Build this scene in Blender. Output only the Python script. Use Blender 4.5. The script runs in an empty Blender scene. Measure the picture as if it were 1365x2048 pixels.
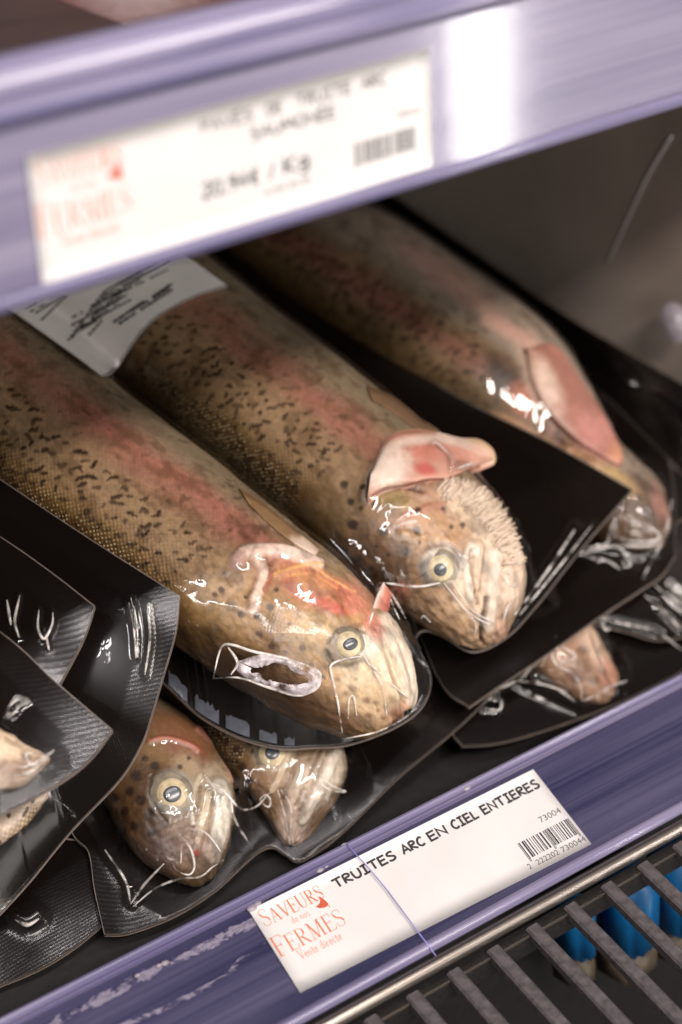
import bpy, math, random
import numpy as np
from mathutils import Matrix, Vector

sc = bpy.context.scene
COL = sc.collection
rng = np.random.default_rng(7)
MM = 0.001

# ------------------------------------------------------------------ camera
CAM = np.array([-210., -336., 350.])            # millimetres; x along the shelf, y into the case, z up
F, CX, CY = 3412., 682.5, 1024.
_X = np.array([0.83, 0.332, -0.447]); _X /= np.linalg.norm(_X)
_Z = np.array([-0.075, 0.863, 0.5]); _Z -= _X * (_X @ _Z); _Z /= np.linalg.norm(_Z)
_Y = np.cross(_Z, _X)
R = np.array([_X, _Y, _Z])                      # world = R @ camera axes
cd = bpy.data.cameras.new('camera')
cam = bpy.data.objects.new('camera', cd); COL.objects.link(cam)
m4 = Matrix([list(R[i]) + [CAM[i] * MM] for i in range(3)] + [[0, 0, 0, 1]])
cam.matrix_world = m4
cd.sensor_fit = 'HORIZONTAL'; cd.sensor_width = 24.0; cd.lens = 60.0
cd.clip_start = 0.02; cd.clip_end = 20
cd.dof.use_dof = True; cd.dof.focus_distance = 0.512; cd.dof.aperture_fstop = 5.6
cd.dof.aperture_blades = 8
sc.camera = cam

# ------------------------------------------------------------------ world, lamps, exposure
w = bpy.data.worlds.new('World'); sc.world = w; w.use_nodes = True
w.node_tree.nodes['Background'].inputs[0].default_value = (1.0, 0.93, 0.88, 1)
w.node_tree.nodes['Background'].inputs[1].default_value = 0.11

def area(name, loc, target, sx, sy, energy, color):
    l = bpy.data.lights.new(name, 'AREA'); l.shape = 'RECTANGLE'
    l.size = sx; l.size_y = sy; l.energy = energy; l.color = color
    o = bpy.data.objects.new(name, l); COL.objects.link(o)
    o.location = loc
    d = Vector(target) - Vector(loc)
    o.rotation_euler = d.to_track_quat('-Z', 'Y').to_euler()
    return o
WARM = (1.0, 0.90, 0.83)
area('ceiling_lamp', (0.10, -1.55, 1.50), (0.10, 0.1, 0.03), 1.3, 0.2, 41, WARM)
area('canopy_strip_lamp', (-0.45, -0.46, 1.05), (-0.45, 0.12, 0.05), 1.7, 0.04, 10, (1.0, 0.93, 0.93))
area('front_fill', (0.0, -1.9, 0.42), (0.0, 0.1, 0.1), 1.6, 0.5, 13, (1.0, 0.93, 0.87))  # added fill lamp, brightens the back of the shelf
area('opposite_case_lamp', (0.912, -1.16, 0.05), (0.03, 0.0, 0.2), 0.036, 1.7, 10, (1.0, 0.95, 0.93))

sc.view_settings.view_transform = 'Standard'; sc.view_settings.look = 'None'
sc.view_settings.exposure = 0.0; sc.view_settings.gamma = 1.0
sc.cycles.use_denoising = True
sc.cycles.max_bounces = 10; sc.cycles.transparent_max_bounces = 16
sc.cycles.caustics_reflective = False; sc.cycles.caustics_refractive = False
sc.cycles.sample_clamp_indirect = 4.0

# ------------------------------------------------------------------ helpers
def rays(p):
    p = np.atleast_2d(np.asarray(p, float))
    c = np.stack([(p[:, 0] - CX) / F, -(p[:, 1] - CY) / F, -np.ones(len(p))], 1)
    return c @ R.T
def project(P):
    c = (np.asarray(P, float) - CAM) @ R
    return np.stack([CX + F * c[..., 0] / -c[..., 2], CY - F * c[..., 1] / -c[..., 2]], -1)
def base0(y):
    """the slope on which the packs lie, rising into the case"""
    y = np.asarray(y, float)
    s = 6.0
    return -s * np.logaddexp(-0.38 * y / s, -(30.4 + 0.62 * (y - 80)) / s)
def at(p, h, surf=None):
    """where the sight line through a point of the photograph meets the sloping stack, h mm above it"""
    d = rays(p); n = len(d)
    h = np.broadcast_to(np.asarray(h, float), (n,))
    lo = np.full(n, 150.); hi = np.full(n, 1500.)
    for _ in range(48):
        t = (lo + hi) / 2
        P = CAM + d * t[:, None]
        s = base0(P[:, 1]) if surf is None else surf(P[:, 0], P[:, 1])
        above = P[:, 2] - s - h > 0
        lo = np.where(above, t, lo); hi = np.where(above, hi, t)
    return CAM + d * ((lo + hi) / 2)[:, None]
def at_plane(p, co, no):
    d = rays(p); co = np.asarray(co, float); no = np.asarray(no, float)
    return CAM + d * (((co - CAM) @ no) / (d @ no))[:, None]

def lin(c):
    c = np.asarray(c, float) / 255.0
    return np.where(c <= 0.04045, c / 12.92, ((c + 0.055) / 1.055) ** 2.4)
def L4(c, k=1.0):
    v = lin(c) * k
    return (float(v[0]), float(v[1]), float(v[2]), 1.0)

_lat = rng.random((64, 64))
def vnoise(x, y):
    xi = np.floor(x).astype(int); yi = np.floor(y).astype(int)
    fx = x - xi; fy = y - yi
    fx = fx * fx * (3 - 2 * fx); fy = fy * fy * (3 - 2 * fy)
    g = lambda a, b: _lat[a % 64, b % 64]
    return (g(xi, yi) * (1 - fx) + g(xi + 1, yi) * fx) * (1 - fy) + (g(xi, yi + 1) * (1 - fx) + g(xi + 1, yi + 1) * fx) * fy
def fbm(x, y, o=4):
    s = 0; a = 0.5; t = 0
    for i in range(o):
        s = s + a * vnoise(x * 2 ** i + 17.3 * i, y * 2 ** i + 5.1 * i); t += a; a *= 0.5
    return s / t
def smooth(a, b, x):
    t = np.clip((x - a) / (b - a), 0, 1); return t * t * (3 - 2 * t)
def spline(pts, n):
    """Catmull-Rom through pts, n samples evenly spaced by index of arc length"""
    P = np.asarray(pts, float)
    if len(P) == 2:
        t = np.linspace(0, 1, n)[:, None]; return P[0] * (1 - t) + P[1] * t
    E = np.vstack([2 * P[0] - P[1], P, 2 * P[-1] - P[-2]])
    out = []
    for i in range(len(P) - 1):
        p0, p1, p2, p3 = E[i:i + 4]
        for t in np.linspace(0, 1, 24, endpoint=False):
            out.append(0.5 * ((2 * p1) + (-p0 + p2) * t + (2 * p0 - 5 * p1 + 4 * p2 - p3) * t * t + (-p0 + 3 * p1 - 3 * p2 + p3) * t ** 3))
    out.append(P[-1]); out = np.array(out)
    d = np.r_[0, np.cumsum(np.linalg.norm(np.diff(out, axis=0), axis=1))]
    s = np.linspace(0, d[-1], n)
    return np.stack([np.interp(s, d, out[:, k]) for k in range(out.shape[1])], 1)
def polydist(p, line):
    """distance of points p (n,2) from a polyline"""
    best = np.full(len(p), 1e9)
    L = np.asarray(line, float)
    for a, b in zip(L[:-1], L[1:]):
        ab = b - a; q = max(ab @ ab, 1e-9)
        t = np.clip(((p - a) @ ab) / q, 0, 1)
        best = np.minimum(best, np.hypot(p[:, 0] - a[0] - t * ab[0], p[:, 1] - a[1] - t * ab[1]))
    return best

def mesh_obj(name, verts, faces, mat, parent=None, smooth_=True, col=None, uv=None, origin=None, attrs=None, mats=None, fmat=None):
    """verts in world millimetres; linked as one mesh object with its origin at `origin` (world mm)"""
    V = np.asarray(verts, float)
    if origin is None:
        origin = np.array([V[:, 0].mean(), V[:, 1].mean(), V[:, 2].min()])
    me = bpy.data.meshes.new(name)
    loc = (V - origin) * MM
    if isinstance(faces, np.ndarray):
        k = faces.shape[1]
        me.vertices.add(len(V)); me.vertices.foreach_set('co', loc.astype(np.float32).ravel())
        me.loops.add(faces.size); me.loops.foreach_set('vertex_index', faces.astype(np.int32).ravel())
        me.polygons.add(len(faces))
        me.polygons.foreach_set('loop_start', np.arange(0, faces.size, k, dtype=np.int32))
        me.polygons.foreach_set('loop_total', np.full(len(faces), k, dtype=np.int32))
        me.update(calc_edges=True)
    else:
        me.from_pydata([tuple(v) for v in loc], [], faces); me.update()
    if smooth_:
        me.polygons.foreach_set('use_smooth', np.ones(len(me.polygons), dtype=bool))
    for m in (mats or [mat]): me.materials.append(m)
    if fmat is not None: me.polygons.foreach_set('material_index', np.asarray(fmat, dtype=np.int32))
    if col is not None:
        a = me.color_attributes.new('Col', 'FLOAT_COLOR', 'POINT')
        a.data.foreach_set('color', np.c_[col, np.ones(len(col))].astype(np.float32).ravel())
    for k_, v_ in (attrs or {}).items():
        a = me.attributes.new(k_, 'FLOAT', 'POINT'); a.data.foreach_set('value', np.asarray(v_, np.float32))
    if uv is not None:
        l = me.uv_layers.new(name='UVMap')
        idx = np.empty(len(me.loops), dtype=np.int32); me.loops.foreach_get('vertex_index', idx)
        l.data.foreach_set('uv', np.asarray(uv, np.float32)[idx].ravel())
    o = bpy.data.objects.new(name, me); COL.objects.link(o)
    if parent is not None:
        o.parent = parent
        po = np.array(parent['_o']) if '_o' in parent else np.zeros(3)
        o.location = Vector((origin - po) * MM)
    else:
        o.location = Vector(np.asarray(origin) * MM)
    o['_o'] = [float(x) for x in origin]
    return o
def empty(name, origin):
    o = bpy.data.objects.new(name, None); COL.objects.link(o); o.empty_display_size = 0.01
    o.location = Vector(np.asarray(origin, float) * MM); o['_o'] = [float(x) for x in origin]
    return o
def tag(o, label=None, cat=None, group=None, kind=None):
    if label: o['label'] = label
    if cat: o['category'] = cat
    if group: o['group'] = group
    if kind: o['kind'] = kind
    return o
def grid_faces(n, m):
    i, j = np.meshgrid(np.arange(n - 1), np.arange(m - 1), indexing='ij')
    a = (i * m + j).ravel()
    return np.stack([a, a + m, a + m + 1, a + 1], 1)
def grid_normals(G):
    du = np.gradient(G, axis=0); dv = np.gradient(G, axis=1)
    n = np.cross(du, dv); n /= np.linalg.norm(n, axis=-1, keepdims=True) + 1e-12
    return n
def box(x0, x1, y0, y1, z0, z1):
    V = [(x, y, z) for x in (x0, x1) for y in (y0, y1) for z in (z0, z1)]
    Fc = [(0, 1, 3, 2), (4, 6, 7, 5), (0, 4, 5, 1), (2, 3, 7, 6), (0, 2, 6, 4), (1, 5, 7, 3)]
    return V, Fc
def extrude_x(profile, x0, x1, n=2, closed=True):
    """a (y, z) profile swept along x; closed outlines get end caps"""
    P = np.asarray(profile, float); k = len(P)
    xs = np.linspace(x0, x1, n)
    V = [(x, p[0], p[1]) for x in xs for p in P]
    Fc = []
    for i in range(n - 1):
        for j in range(k if closed else k - 1):
            a = i * k + j; b = i * k + (j + 1) % k
            Fc.append((a, b, b + k, a + k))
    if closed:
        Fc.append(tuple(range(k - 1, -1, -1))); Fc.append(tuple((n - 1) * k + j for j in range(k)))
    return V, Fc
def tube(pts, r, n=8):
    P = np.asarray(pts, float); r = np.broadcast_to(np.asarray(r, float), (len(P),))
    t = np.gradient(P, axis=0); t /= np.linalg.norm(t, axis=1, keepdims=True) + 1e-12
    V = []; Fc = []
    ref = np.array([0.13, 0.21, 0.97])
    for i in range(len(P)):
        a = np.cross(t[i], ref); a /= np.linalg.norm(a); b = np.cross(t[i], a)
        for k in range(n):
            th = 2 * math.pi * k / n
            V.append(P[i] + r[i] * (math.cos(th) * a + math.sin(th) * b))
    for i in range(len(P) - 1):
        for k in range(n):
            a = i * n + k; b = i * n + (k + 1) % n
            Fc.append((a, b, b + n, a + n))
    Fc.append(tuple(range(n - 1, -1, -1))); Fc.append(tuple((len(P) - 1) * n + k for k in range(n)))
    return V, Fc
def join(parts):
    V = []; Fc = []
    for v, f in parts:
        o = len(V); V.extend([tuple(x) for x in v]); Fc.extend([tuple(i + o for i in q) for q in f])
    return V, Fc

# ------------------------------------------------------------------ materials
class NT:
    def __init__(s, name):
        s.m = bpy.data.materials.new(name); s.m.use_nodes = True
        s.t = s.m.node_tree; s.t.nodes.clear()
        s.out = s.t.nodes.new('ShaderNodeOutputMaterial')
    def n(s, typ, **kw):
        nd = s.t.nodes.new(typ)
        for k, v in kw.items():
            if hasattr(nd, k): setattr(nd, k, v)
            else: nd.inputs[k].default_value = v
        return nd
    def l(s, a, b): s.t.links.new(a, b)
    def ramp(s, src, stops):
        r = s.n('ShaderNodeValToRGB')
        e = r.color_ramp.elements
        while len(e) > 1: e.remove(e[-1])
        e[0].position = stops[0][0]; e[0].color = stops[0][1]
        for p, c in stops[1:]:
            k = e.new(p); k.color = c
        s.l(src, r.inputs[0]); return r
def principled(nt, **kw):
    p = nt.n('ShaderNodeBsdfPrincipled')
    for k, v in kw.items(): p.inputs[k].default_value = v
    nt.l(p.outputs[0], nt.out.inputs[0]); return p

def mat_plain(name, color, rough=0.5, bump=0.0, scale=400, var=0.15, metallic=0.0, spec=0.5, stretch=None):
    nt = NT(name)
    p = principled(nt, Roughness=rough, Metallic=metallic)
    p.inputs['Specular IOR Level'].default_value = spec
    tc = nt.n('ShaderNodeTexCoord'); src = tc.outputs['Object']
    if stretch:
        mp = nt.n('ShaderNodeMapping'); mp.inputs['Scale'].default_value = stretch
        nt.l(src, mp.inputs[0]); src = mp.outputs[0]
    nz = nt.n('ShaderNodeTexNoise', Scale=scale, Detail=5.0); nt.l(src, nz.inputs['Vector'])
    c = np.array(color[:3])
    r = nt.ramp(nz.outputs[0], [(0.25, tuple(c * (1 - var)) + (1,)), (0.75, tuple(np.minimum(c * (1 + var), 1)) + (1,))])
    nt.l(r.outputs[0], p.inputs['Base Color'])
    if bump:
        b = nt.n('ShaderNodeBump', Strength=bump, Distance=0.0006); nt.l(nz.outputs[0], b.inputs['Height']); nt.l(b.outputs[0], p.inputs['Normal'])
    return nt.m

def mat_fish():
    nt = NT('trout_skin')
    p = principled(nt, Roughness=0.4)
    at_ = nt.n('ShaderNodeAttribute', attribute_name='Col')
    sk = nt.n('ShaderNodeAttribute', attribute_name='scaly')
    uv = nt.n('ShaderNodeUVMap', uv_map='UVMap')
    mp = nt.n('ShaderNodeMapping'); mp.inputs['Rotation'].default_value = (0, 0, math.radians(45)); mp.inputs['Scale'].default_value = (0.80, 0.80, 1)
    nt.l(uv.outputs[0], mp.inputs[0])
    vo = nt.n('ShaderNodeTexVoronoi', voronoi_dimensions='2D', Scale=1.0, Randomness=0.22); nt.l(mp.outputs[0], vo.inputs['Vector'])
    # each scale: domed centre, darker rim
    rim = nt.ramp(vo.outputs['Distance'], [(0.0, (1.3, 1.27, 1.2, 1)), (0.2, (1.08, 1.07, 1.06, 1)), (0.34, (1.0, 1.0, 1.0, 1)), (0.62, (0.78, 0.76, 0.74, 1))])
    nz = nt.n('ShaderNodeTexNoise', Scale=0.55, Detail=6.0, Roughness=0.65); nt.l(uv.outputs[0], nz.inputs['Vector'])
    nr = nt.ramp(nz.outputs[0], [(0.3, (0.8, 0.8, 0.8, 1)), (0.7, (1.16, 1.15, 1.12, 1))])
    mixs = nt.n('ShaderNodeMix', data_type='RGBA'); mixs.inputs[6].default_value = (1, 1, 1, 1)
    nt.l(sk.outputs['Fac'], mixs.inputs[0]); nt.l(rim.outputs[0], mixs.inputs[7])
    m1 = nt.n('ShaderNodeMix', data_type='RGBA', blend_type='MULTIPLY'); m1.inputs[0].default_value = 1
    nt.l(at_.outputs['Color'], m1.inputs[6]); nt.l(mixs.outputs[2], m1.inputs[7])
    m2 = nt.n('ShaderNodeMix', data_type='RGBA', blend_type='MULTIPLY'); m2.inputs[0].default_value = 1
    nt.l(m1.outputs[2], m2.inputs[6]); nt.l(nr.outputs[0], m2.inputs[7])
    gt = nt.n('ShaderNodeAttribute', attribute_name='glint')
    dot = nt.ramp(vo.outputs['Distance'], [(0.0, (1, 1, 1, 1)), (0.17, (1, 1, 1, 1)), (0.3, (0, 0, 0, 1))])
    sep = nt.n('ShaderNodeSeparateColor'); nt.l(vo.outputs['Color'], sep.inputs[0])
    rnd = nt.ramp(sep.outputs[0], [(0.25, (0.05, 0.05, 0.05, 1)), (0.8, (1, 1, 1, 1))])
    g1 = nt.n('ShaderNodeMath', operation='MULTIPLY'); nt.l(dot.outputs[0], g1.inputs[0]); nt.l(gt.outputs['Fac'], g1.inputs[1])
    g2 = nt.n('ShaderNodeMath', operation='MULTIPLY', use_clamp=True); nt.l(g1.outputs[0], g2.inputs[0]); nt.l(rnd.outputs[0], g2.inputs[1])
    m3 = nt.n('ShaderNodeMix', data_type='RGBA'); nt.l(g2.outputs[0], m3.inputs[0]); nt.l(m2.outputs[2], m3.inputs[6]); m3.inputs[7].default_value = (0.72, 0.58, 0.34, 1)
    nt.l(m3.outputs[2], p.inputs['Base Color'])
    inv = nt.n('ShaderNodeMath', operation='SUBTRACT'); inv.inputs[0].default_value = 0.75; nt.l(vo.outputs['Distance'], inv.inputs[1])
    ht = nt.n('ShaderNodeMath', operation='MULTIPLY'); nt.l(inv.outputs[0], ht.inputs[0]); nt.l(sk.outputs['Fac'], ht.inputs[1])
    h2 = nt.n('ShaderNodeMath', operation='MULTIPLY_ADD'); nt.l(nz.outputs[0], h2.inputs[0]); h2.inputs[1].default_value = 0.5; nt.l(ht.outputs[0], h2.inputs[2])
    b = nt.n('ShaderNodeBump', Strength=0.75, Distance=0.0006); nt.l(h2.outputs[0], b.inputs['Height']); nt.l(b.outputs[0], p.inputs['Normal'])
    p.inputs['Specular IOR Level'].default_value = 0.55
    return nt.m
def mat_flesh(name, rough=0.38):
    nt = NT(name)
    p = principled(nt, Roughness=rough)
    a = nt.n('ShaderNodeAttribute', attribute_name='Col')
    tc = nt.n('ShaderNodeTexCoord')
    nz = nt.n('ShaderNodeTexNoise', Scale=260.0, Detail=5.0); nt.l(tc.outputs['Object'], nz.inputs['Vector'])
    nr = nt.ramp(nz.outputs[0], [(0.3, (0.88, 0.84, 0.82, 1)), (0.7, (1.08, 1.08, 1.06, 1))])
    m = nt.n('ShaderNodeMix', data_type='RGBA', blend_type='MULTIPLY'); m.inputs[0].default_value = 1
    nt.l(a.outputs['Color'], m.inputs[6]); nt.l(nr.outputs[0], m.inputs[7]); nt.l(m.outputs[2], p.inputs['Base Color'])
    b = nt.n('ShaderNodeBump', Strength=0.25, Distance=0.0006); nt.l(nz.outputs[0], b.inputs['Height']); nt.l(b.outputs[0], p.inputs['Normal'])
    return nt.m
def weave(nt, scale=0.9):
    """the pressed dot pattern of a seal seam, in millimetre UVs"""
    uv = nt.n('ShaderNodeUVMap', uv_map='UVMap')
    mp = nt.n('ShaderNodeMapping'); mp.inputs['Rotation'].default_value = (0, 0, math.radians(38)); mp.inputs['Scale'].default_value = (scale, scale * 1.15, 1)
    nt.l(uv.outputs[0], mp.inputs[0])
    vo = nt.n('ShaderNodeTexVoronoi', voronoi_dimensions='2D', Scale=1.0, Randomness=0.12); nt.l(mp.outputs[0], vo.inputs['Vector'])
    return uv, vo
def mat_backing():
    nt = NT('black_backing_film')
    p = principled(nt, Roughness=0.2); p.inputs['Base Color'].default_value = (0.0060, 0.0042, 0.0036, 1); p.inputs['Specular IOR Level'].default_value = 0.22
    uv, vo = weave(nt)
    rm = nt.n('ShaderNodeAttribute', attribute_name='rim')
    ht = nt.n('ShaderNodeMath', operation='MULTIPLY'); nt.l(vo.outputs['Distance'], ht.inputs[0]); nt.l(rm.outputs['Fac'], ht.inputs[1])
    b = nt.n('ShaderNodeBump', Strength=0.15, Distance=0.00006); nt.l(ht.outputs[0], b.inputs['Height']); nt.l(b.outputs[0], p.inputs['Normal'])
    return nt.m
def mat_film(name='clear_film', rough=0.028, gain=1.15):
    nt = NT(name)
    tr = nt.n('ShaderNodeBsdfTransparent'); tr.inputs[0].default_value = (0.985, 0.98, 0.975, 1)
    gl = nt.n('ShaderNodeBsdfGlossy'); gl.inputs['Roughness'].default_value = rough; gl.inputs[0].default_value = (1, 1, 1, 1)
    uv, vo = weave(nt)
    rm = nt.n('ShaderNodeAttribute', attribute_name='rim')
    ht = nt.n('ShaderNodeMath', operation='MULTIPLY'); nt.l(vo.outputs['Distance'], ht.inputs[0]); nt.l(rm.outputs['Fac'], ht.inputs[1])
    nz = nt.n('ShaderNodeTexNoise', Scale=0.16, Detail=3.0, Distortion=0.6); nt.l(uv.outputs[0], nz.inputs['Vector'])
    h2 = nt.n('ShaderNodeMath', operation='MULTIPLY_ADD'); nt.l(nz.outputs[0], h2.inputs[0]); h2.inputs[1].default_value = 2.2; nt.l(ht.outputs[0], h2.inputs[2])
    b = nt.n('ShaderNodeBump', Strength=0.35, Distance=0.00012); nt.l(h2.outputs[0], b.inputs['Height']); nt.l(b.outputs[0], gl.inputs['Normal'])
    rr = nt.n('ShaderNodeMath', operation='MULTIPLY_ADD'); nt.l(rm.outputs['Fac'], rr.inputs[0]); rr.inputs[1].default_value = 0.16; rr.inputs[2].default_value = rough; nt.l(rr.outputs[0], gl.inputs['Roughness'])
    ge = nt.n('ShaderNodeNewGeometry')
    io = nt.n('ShaderNodeMapRange'); io.inputs['To Min'].default_value = 1.5; io.inputs['To Max'].default_value = 1 / 1.5; nt.l(ge.outputs['Backfacing'], io.inputs[0])
    fr = nt.n('ShaderNodeFresnel'); nt.l(io.outputs[0], fr.inputs['IOR']); nt.l(b.outputs[0], fr.inputs['Normal'])
    mu = nt.n('ShaderNodeMath', operation='MULTIPLY', use_clamp=True); nt.l(fr.outputs[0], mu.inputs[0])
    rg = nt.n('ShaderNodeMath', operation='MULTIPLY_ADD'); nt.l(rm.outputs['Fac'], rg.inputs[0]); rg.inputs[1].default_value = -.45 * gain; rg.inputs[2].default_value = gain; nt.l(rg.outputs[0], mu.inputs[1])
    mx = nt.n('ShaderNodeMixShader'); nt.l(mu.outputs[0], mx.inputs[0]); nt.l(tr.outputs[0], mx.inputs[1]); nt.l(gl.outputs[0], mx.inputs[2])
    nt.l(mx.outputs[0], nt.out.inputs[0])
    return nt.m
def mat_rail(name, c0, c1, rough=0.3, stains=False):
    nt = NT(name)
    p = principled(nt, Roughness=rough)
    p.inputs['Coat Weight'].default_value = 0.12; p.inputs['Coat Roughness'].default_value = 0.1; p.inputs['Specular IOR Level'].default_value = 0.4
    tc = nt.n('ShaderNodeTexCoord')
    mp = nt.n('ShaderNodeMapping'); mp.inputs['Scale'].default_value = (4, 900, 900); nt.l(tc.outputs['Object'], mp.inputs[0])
    nz = nt.n('ShaderNodeTexNoise', Scale=1.0, Detail=3.0); nt.l(mp.outputs[0], nz.inputs['Vector'])
    mpb = nt.n('ShaderNodeMapping'); mpb.inputs['Scale'].default_value = (8, 130, 130); nt.l(tc.outputs['Object'], mpb.inputs[0])
    nb = nt.n('ShaderNodeTexNoise', Scale=1.0, Detail=2.0); nt.l(mpb.outputs[0], nb.inputs['Vector'])
    av = nt.n('ShaderNodeMath', operation='MULTIPLY_ADD'); nt.l(nz.outputs[0], av.inputs[0]); av.inputs[1].default_value = 0.35
    hb = nt.n('ShaderNodeMath', operation='MULTIPLY'); nt.l(nb.outputs[0], hb.inputs[0]); hb.inputs[1].default_value = 0.65; nt.l(hb.outputs[0], av.inputs[2])
    r = nt.ramp(av.outputs[0], [(0.36, tuple(c0) + (1,)), (0.64, tuple(c1) + (1,))])
    last = r.outputs[0]
    if stains:
        st = nt.n('ShaderNodeAttribute', attribute_name='stain')
        mz = nt.n('ShaderNodeMapping'); mz.inputs['Scale'].default_value = (160, 330, 330); nt.l(tc.outputs['Object'], mz.inputs[0])
        n2 = nt.n('ShaderNodeTexNoise', Scale=1.0, Detail=6.0, Roughness=0.7, Distortion=1.2); nt.l(mz.outputs[0], n2.inputs['Vector'])
        a1 = nt.n('ShaderNodeMath', operation='ADD'); nt.l(n2.outputs[0], a1.inputs[0]); nt.l(st.outputs['Fac'], a1.inputs[1])
        r2 = nt.ramp(a1.outputs[0], [(0.80, (0, 0, 0, 1)), (0.89, (0.55, 0.55, 0.55, 1)), (0.99, (0.2, 0.2, 0.2, 1)), (1.0, (0.28, 0.28, 0.28, 1))])
        mx = nt.n('ShaderNodeMix', data_type='RGBA'); nt.l(r2.outputs[0], mx.inputs[0]); nt.l(last, mx.inputs[6]); mx.inputs[7].default_value = (0.5, 0.45, 0.55, 1)
        last = mx.outputs[2]
    nt.l(last, p.inputs['Base Color'])
    b = nt.n('ShaderNodeBump', Strength=0.22, Distance=0.0003); nt.l(nz.outputs[0], b.inputs['Height']); nt.l(b.outputs[0], p.inputs['Normal'])
    return nt.m
def mat_paper():
    nt = NT('label_paper')
    p = principled(nt, Roughness=0.5)
    tc = nt.n('ShaderNodeTexCoord')
    nz = nt.n('ShaderNodeTexNoise', Scale=60.0, Detail=6.0); nt.l(tc.outputs['Object'], nz.inputs['Vector'])
    r = nt.ramp(nz.outputs[0], [(0.3, (0.70, 0.685, 0.68, 1)), (0.7, (0.76, 0.745, 0.74, 1))])
    nt.l(r.outputs[0], p.inputs['Base Color'])
    b = nt.n('ShaderNodeBump', Strength=0.05, Distance=0.0004); nt.l(nz.outputs[0], b.inputs['Height']); nt.l(b.outputs[0], p.inputs['Normal'])
    return nt.m

def mat_film_highlight(name, sc_, a0, a1, c, amax=.85):  # broken pale colour standing in for lamp highlights on the film
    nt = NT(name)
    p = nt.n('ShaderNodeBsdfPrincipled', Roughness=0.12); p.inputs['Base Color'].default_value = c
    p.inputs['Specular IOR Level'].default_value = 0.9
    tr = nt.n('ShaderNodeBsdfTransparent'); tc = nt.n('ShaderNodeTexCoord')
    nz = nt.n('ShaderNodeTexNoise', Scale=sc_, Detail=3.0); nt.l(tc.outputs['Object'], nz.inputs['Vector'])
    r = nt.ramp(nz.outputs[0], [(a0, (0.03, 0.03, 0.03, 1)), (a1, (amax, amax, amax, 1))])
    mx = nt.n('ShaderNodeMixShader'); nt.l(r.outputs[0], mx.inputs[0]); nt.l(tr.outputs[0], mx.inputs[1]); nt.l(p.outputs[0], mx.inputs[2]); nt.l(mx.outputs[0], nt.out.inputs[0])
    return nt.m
M_HIGHLIGHT = mat_film_highlight('painted_fold_highlight', 170.0, .40, .62, (0.85, 0.80, 0.76, 1)); M_GLARE = mat_film_highlight('painted_film_glare', 300.0, .36, .62, (0.88, 0.80, 0.83, 1), .75); M_FISH = mat_fish(); M_FLESH = mat_flesh('gill_flesh'); M_FIN = mat_flesh('fin_skin', 0.45)
M_SEAL_REFL = mat_plain('painted_seal_reflection', (0.045, 0.052, 0.068), 0.5, 0.2, 220, 0.7); M_PAPER2 = mat_plain('pack_label_paper', (0.88, 0.84, 0.80), 0.5, 0.05, 50, 0.04); M_BACK = mat_backing(); M_FILM = mat_film(); M_COVER = mat_film('clear_cover', 0.10, 1.0); M_PAPER = mat_paper()
M_EDGE = mat_plain('film_cut_edge', (0.24, 0.195, 0.17), 0.35, 0, 300, 0.25)
M_RAIL = mat_rail('lilac_rail_plastic', (0.023, 0.023, 0.068), (0.085, 0.080, 0.150), 0.34, True)
M_RAIL_LIT = mat_rail('lilac_rail_plastic_lit', (0.155, 0.14, 0.235), (0.27, 0.25, 0.355), 0.34)  # copy of the rail plastic, lighter: the aisle's reflection is painted in
M_LIP = mat_rail('clear_lilac_lip', (0.105, 0.095, 0.195), (0.27, 0.245, 0.35), 0.2)
M_SEAM = mat_plain('seam_plastic', (0.22, 0.20, 0.52), 0.3, 0, 300, 0.2)
M_STEEL = mat_plain('dull_steel', (0.30, 0.265, 0.235), 0.28, 0.05, 300, 0.2, 0.9, stretch=(0.05, 3, 3))
M_BAR = mat_plain('black_grille_paint', (0.085, 0.075, 0.078), 0.42, 0.35, 420, 0.45)
M_BARS = mat_plain('black_grille_rail', (0.012, 0.011, 0.011), 0.4, 0.3, 500, 0.4)
M_DECK = mat_plain('black_shelf_deck', (0.008, 0.007, 0.007), 0.55, 0.2, 300, 0.3)
M_PANEL = mat_plain('grey_side_panel', (0.34, 0.285, 0.25), 0.38, 0.05, 14, 0.3)
M_BLUE = mat_plain('blue_plastic', (0.0, 0.11, 0.30), 0.45, 0.1, 200, 0.2)
M_BEIGE = mat_plain('beige_plastic', (0.10, 0.078, 0.052), 0.55, 0.1, 200, 0.25)
M_INK = mat_plain('black_ink', (0.035, 0.03, 0.035), 0.6, 0, 900, 0.3)
M_INKG = mat_plain('grey_ink', (0.11, 0.10, 0.10), 0.6, 0, 900, 0.3)
M_RUST = mat_plain('rust_ink', tuple(lin((214, 122, 84))), 0.6, 0, 900, 0.12)
M_RUST2 = mat_plain('dark_rust_ink', tuple(lin((196, 92, 62))), 0.6, 0, 900, 0.12)
M_IRIS = mat_plain('trout_iris', tuple(lin((196, 180, 146))), 0.25, 0.08, 330, 0.38)
M_PUPIL = mat_plain('clouded_pupil', tuple(lin((76, 79, 84))), 0.2, 0, 420, 0.3)
M_EYE = mat_plain('eye_jelly', tuple(lin((138, 128, 112))), 0.2, 0.05, 210, 0.5)
M_CLEAR = mat_plain('milky_clip', (0.30, 0.27, 0.31), 0.3, 0.1, 300, 0.2)
M_DARKPACK = mat_plain('brown_tray', tuple(lin((66, 50, 48))), 0.5, 0.1, 40, 0.3)

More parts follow.
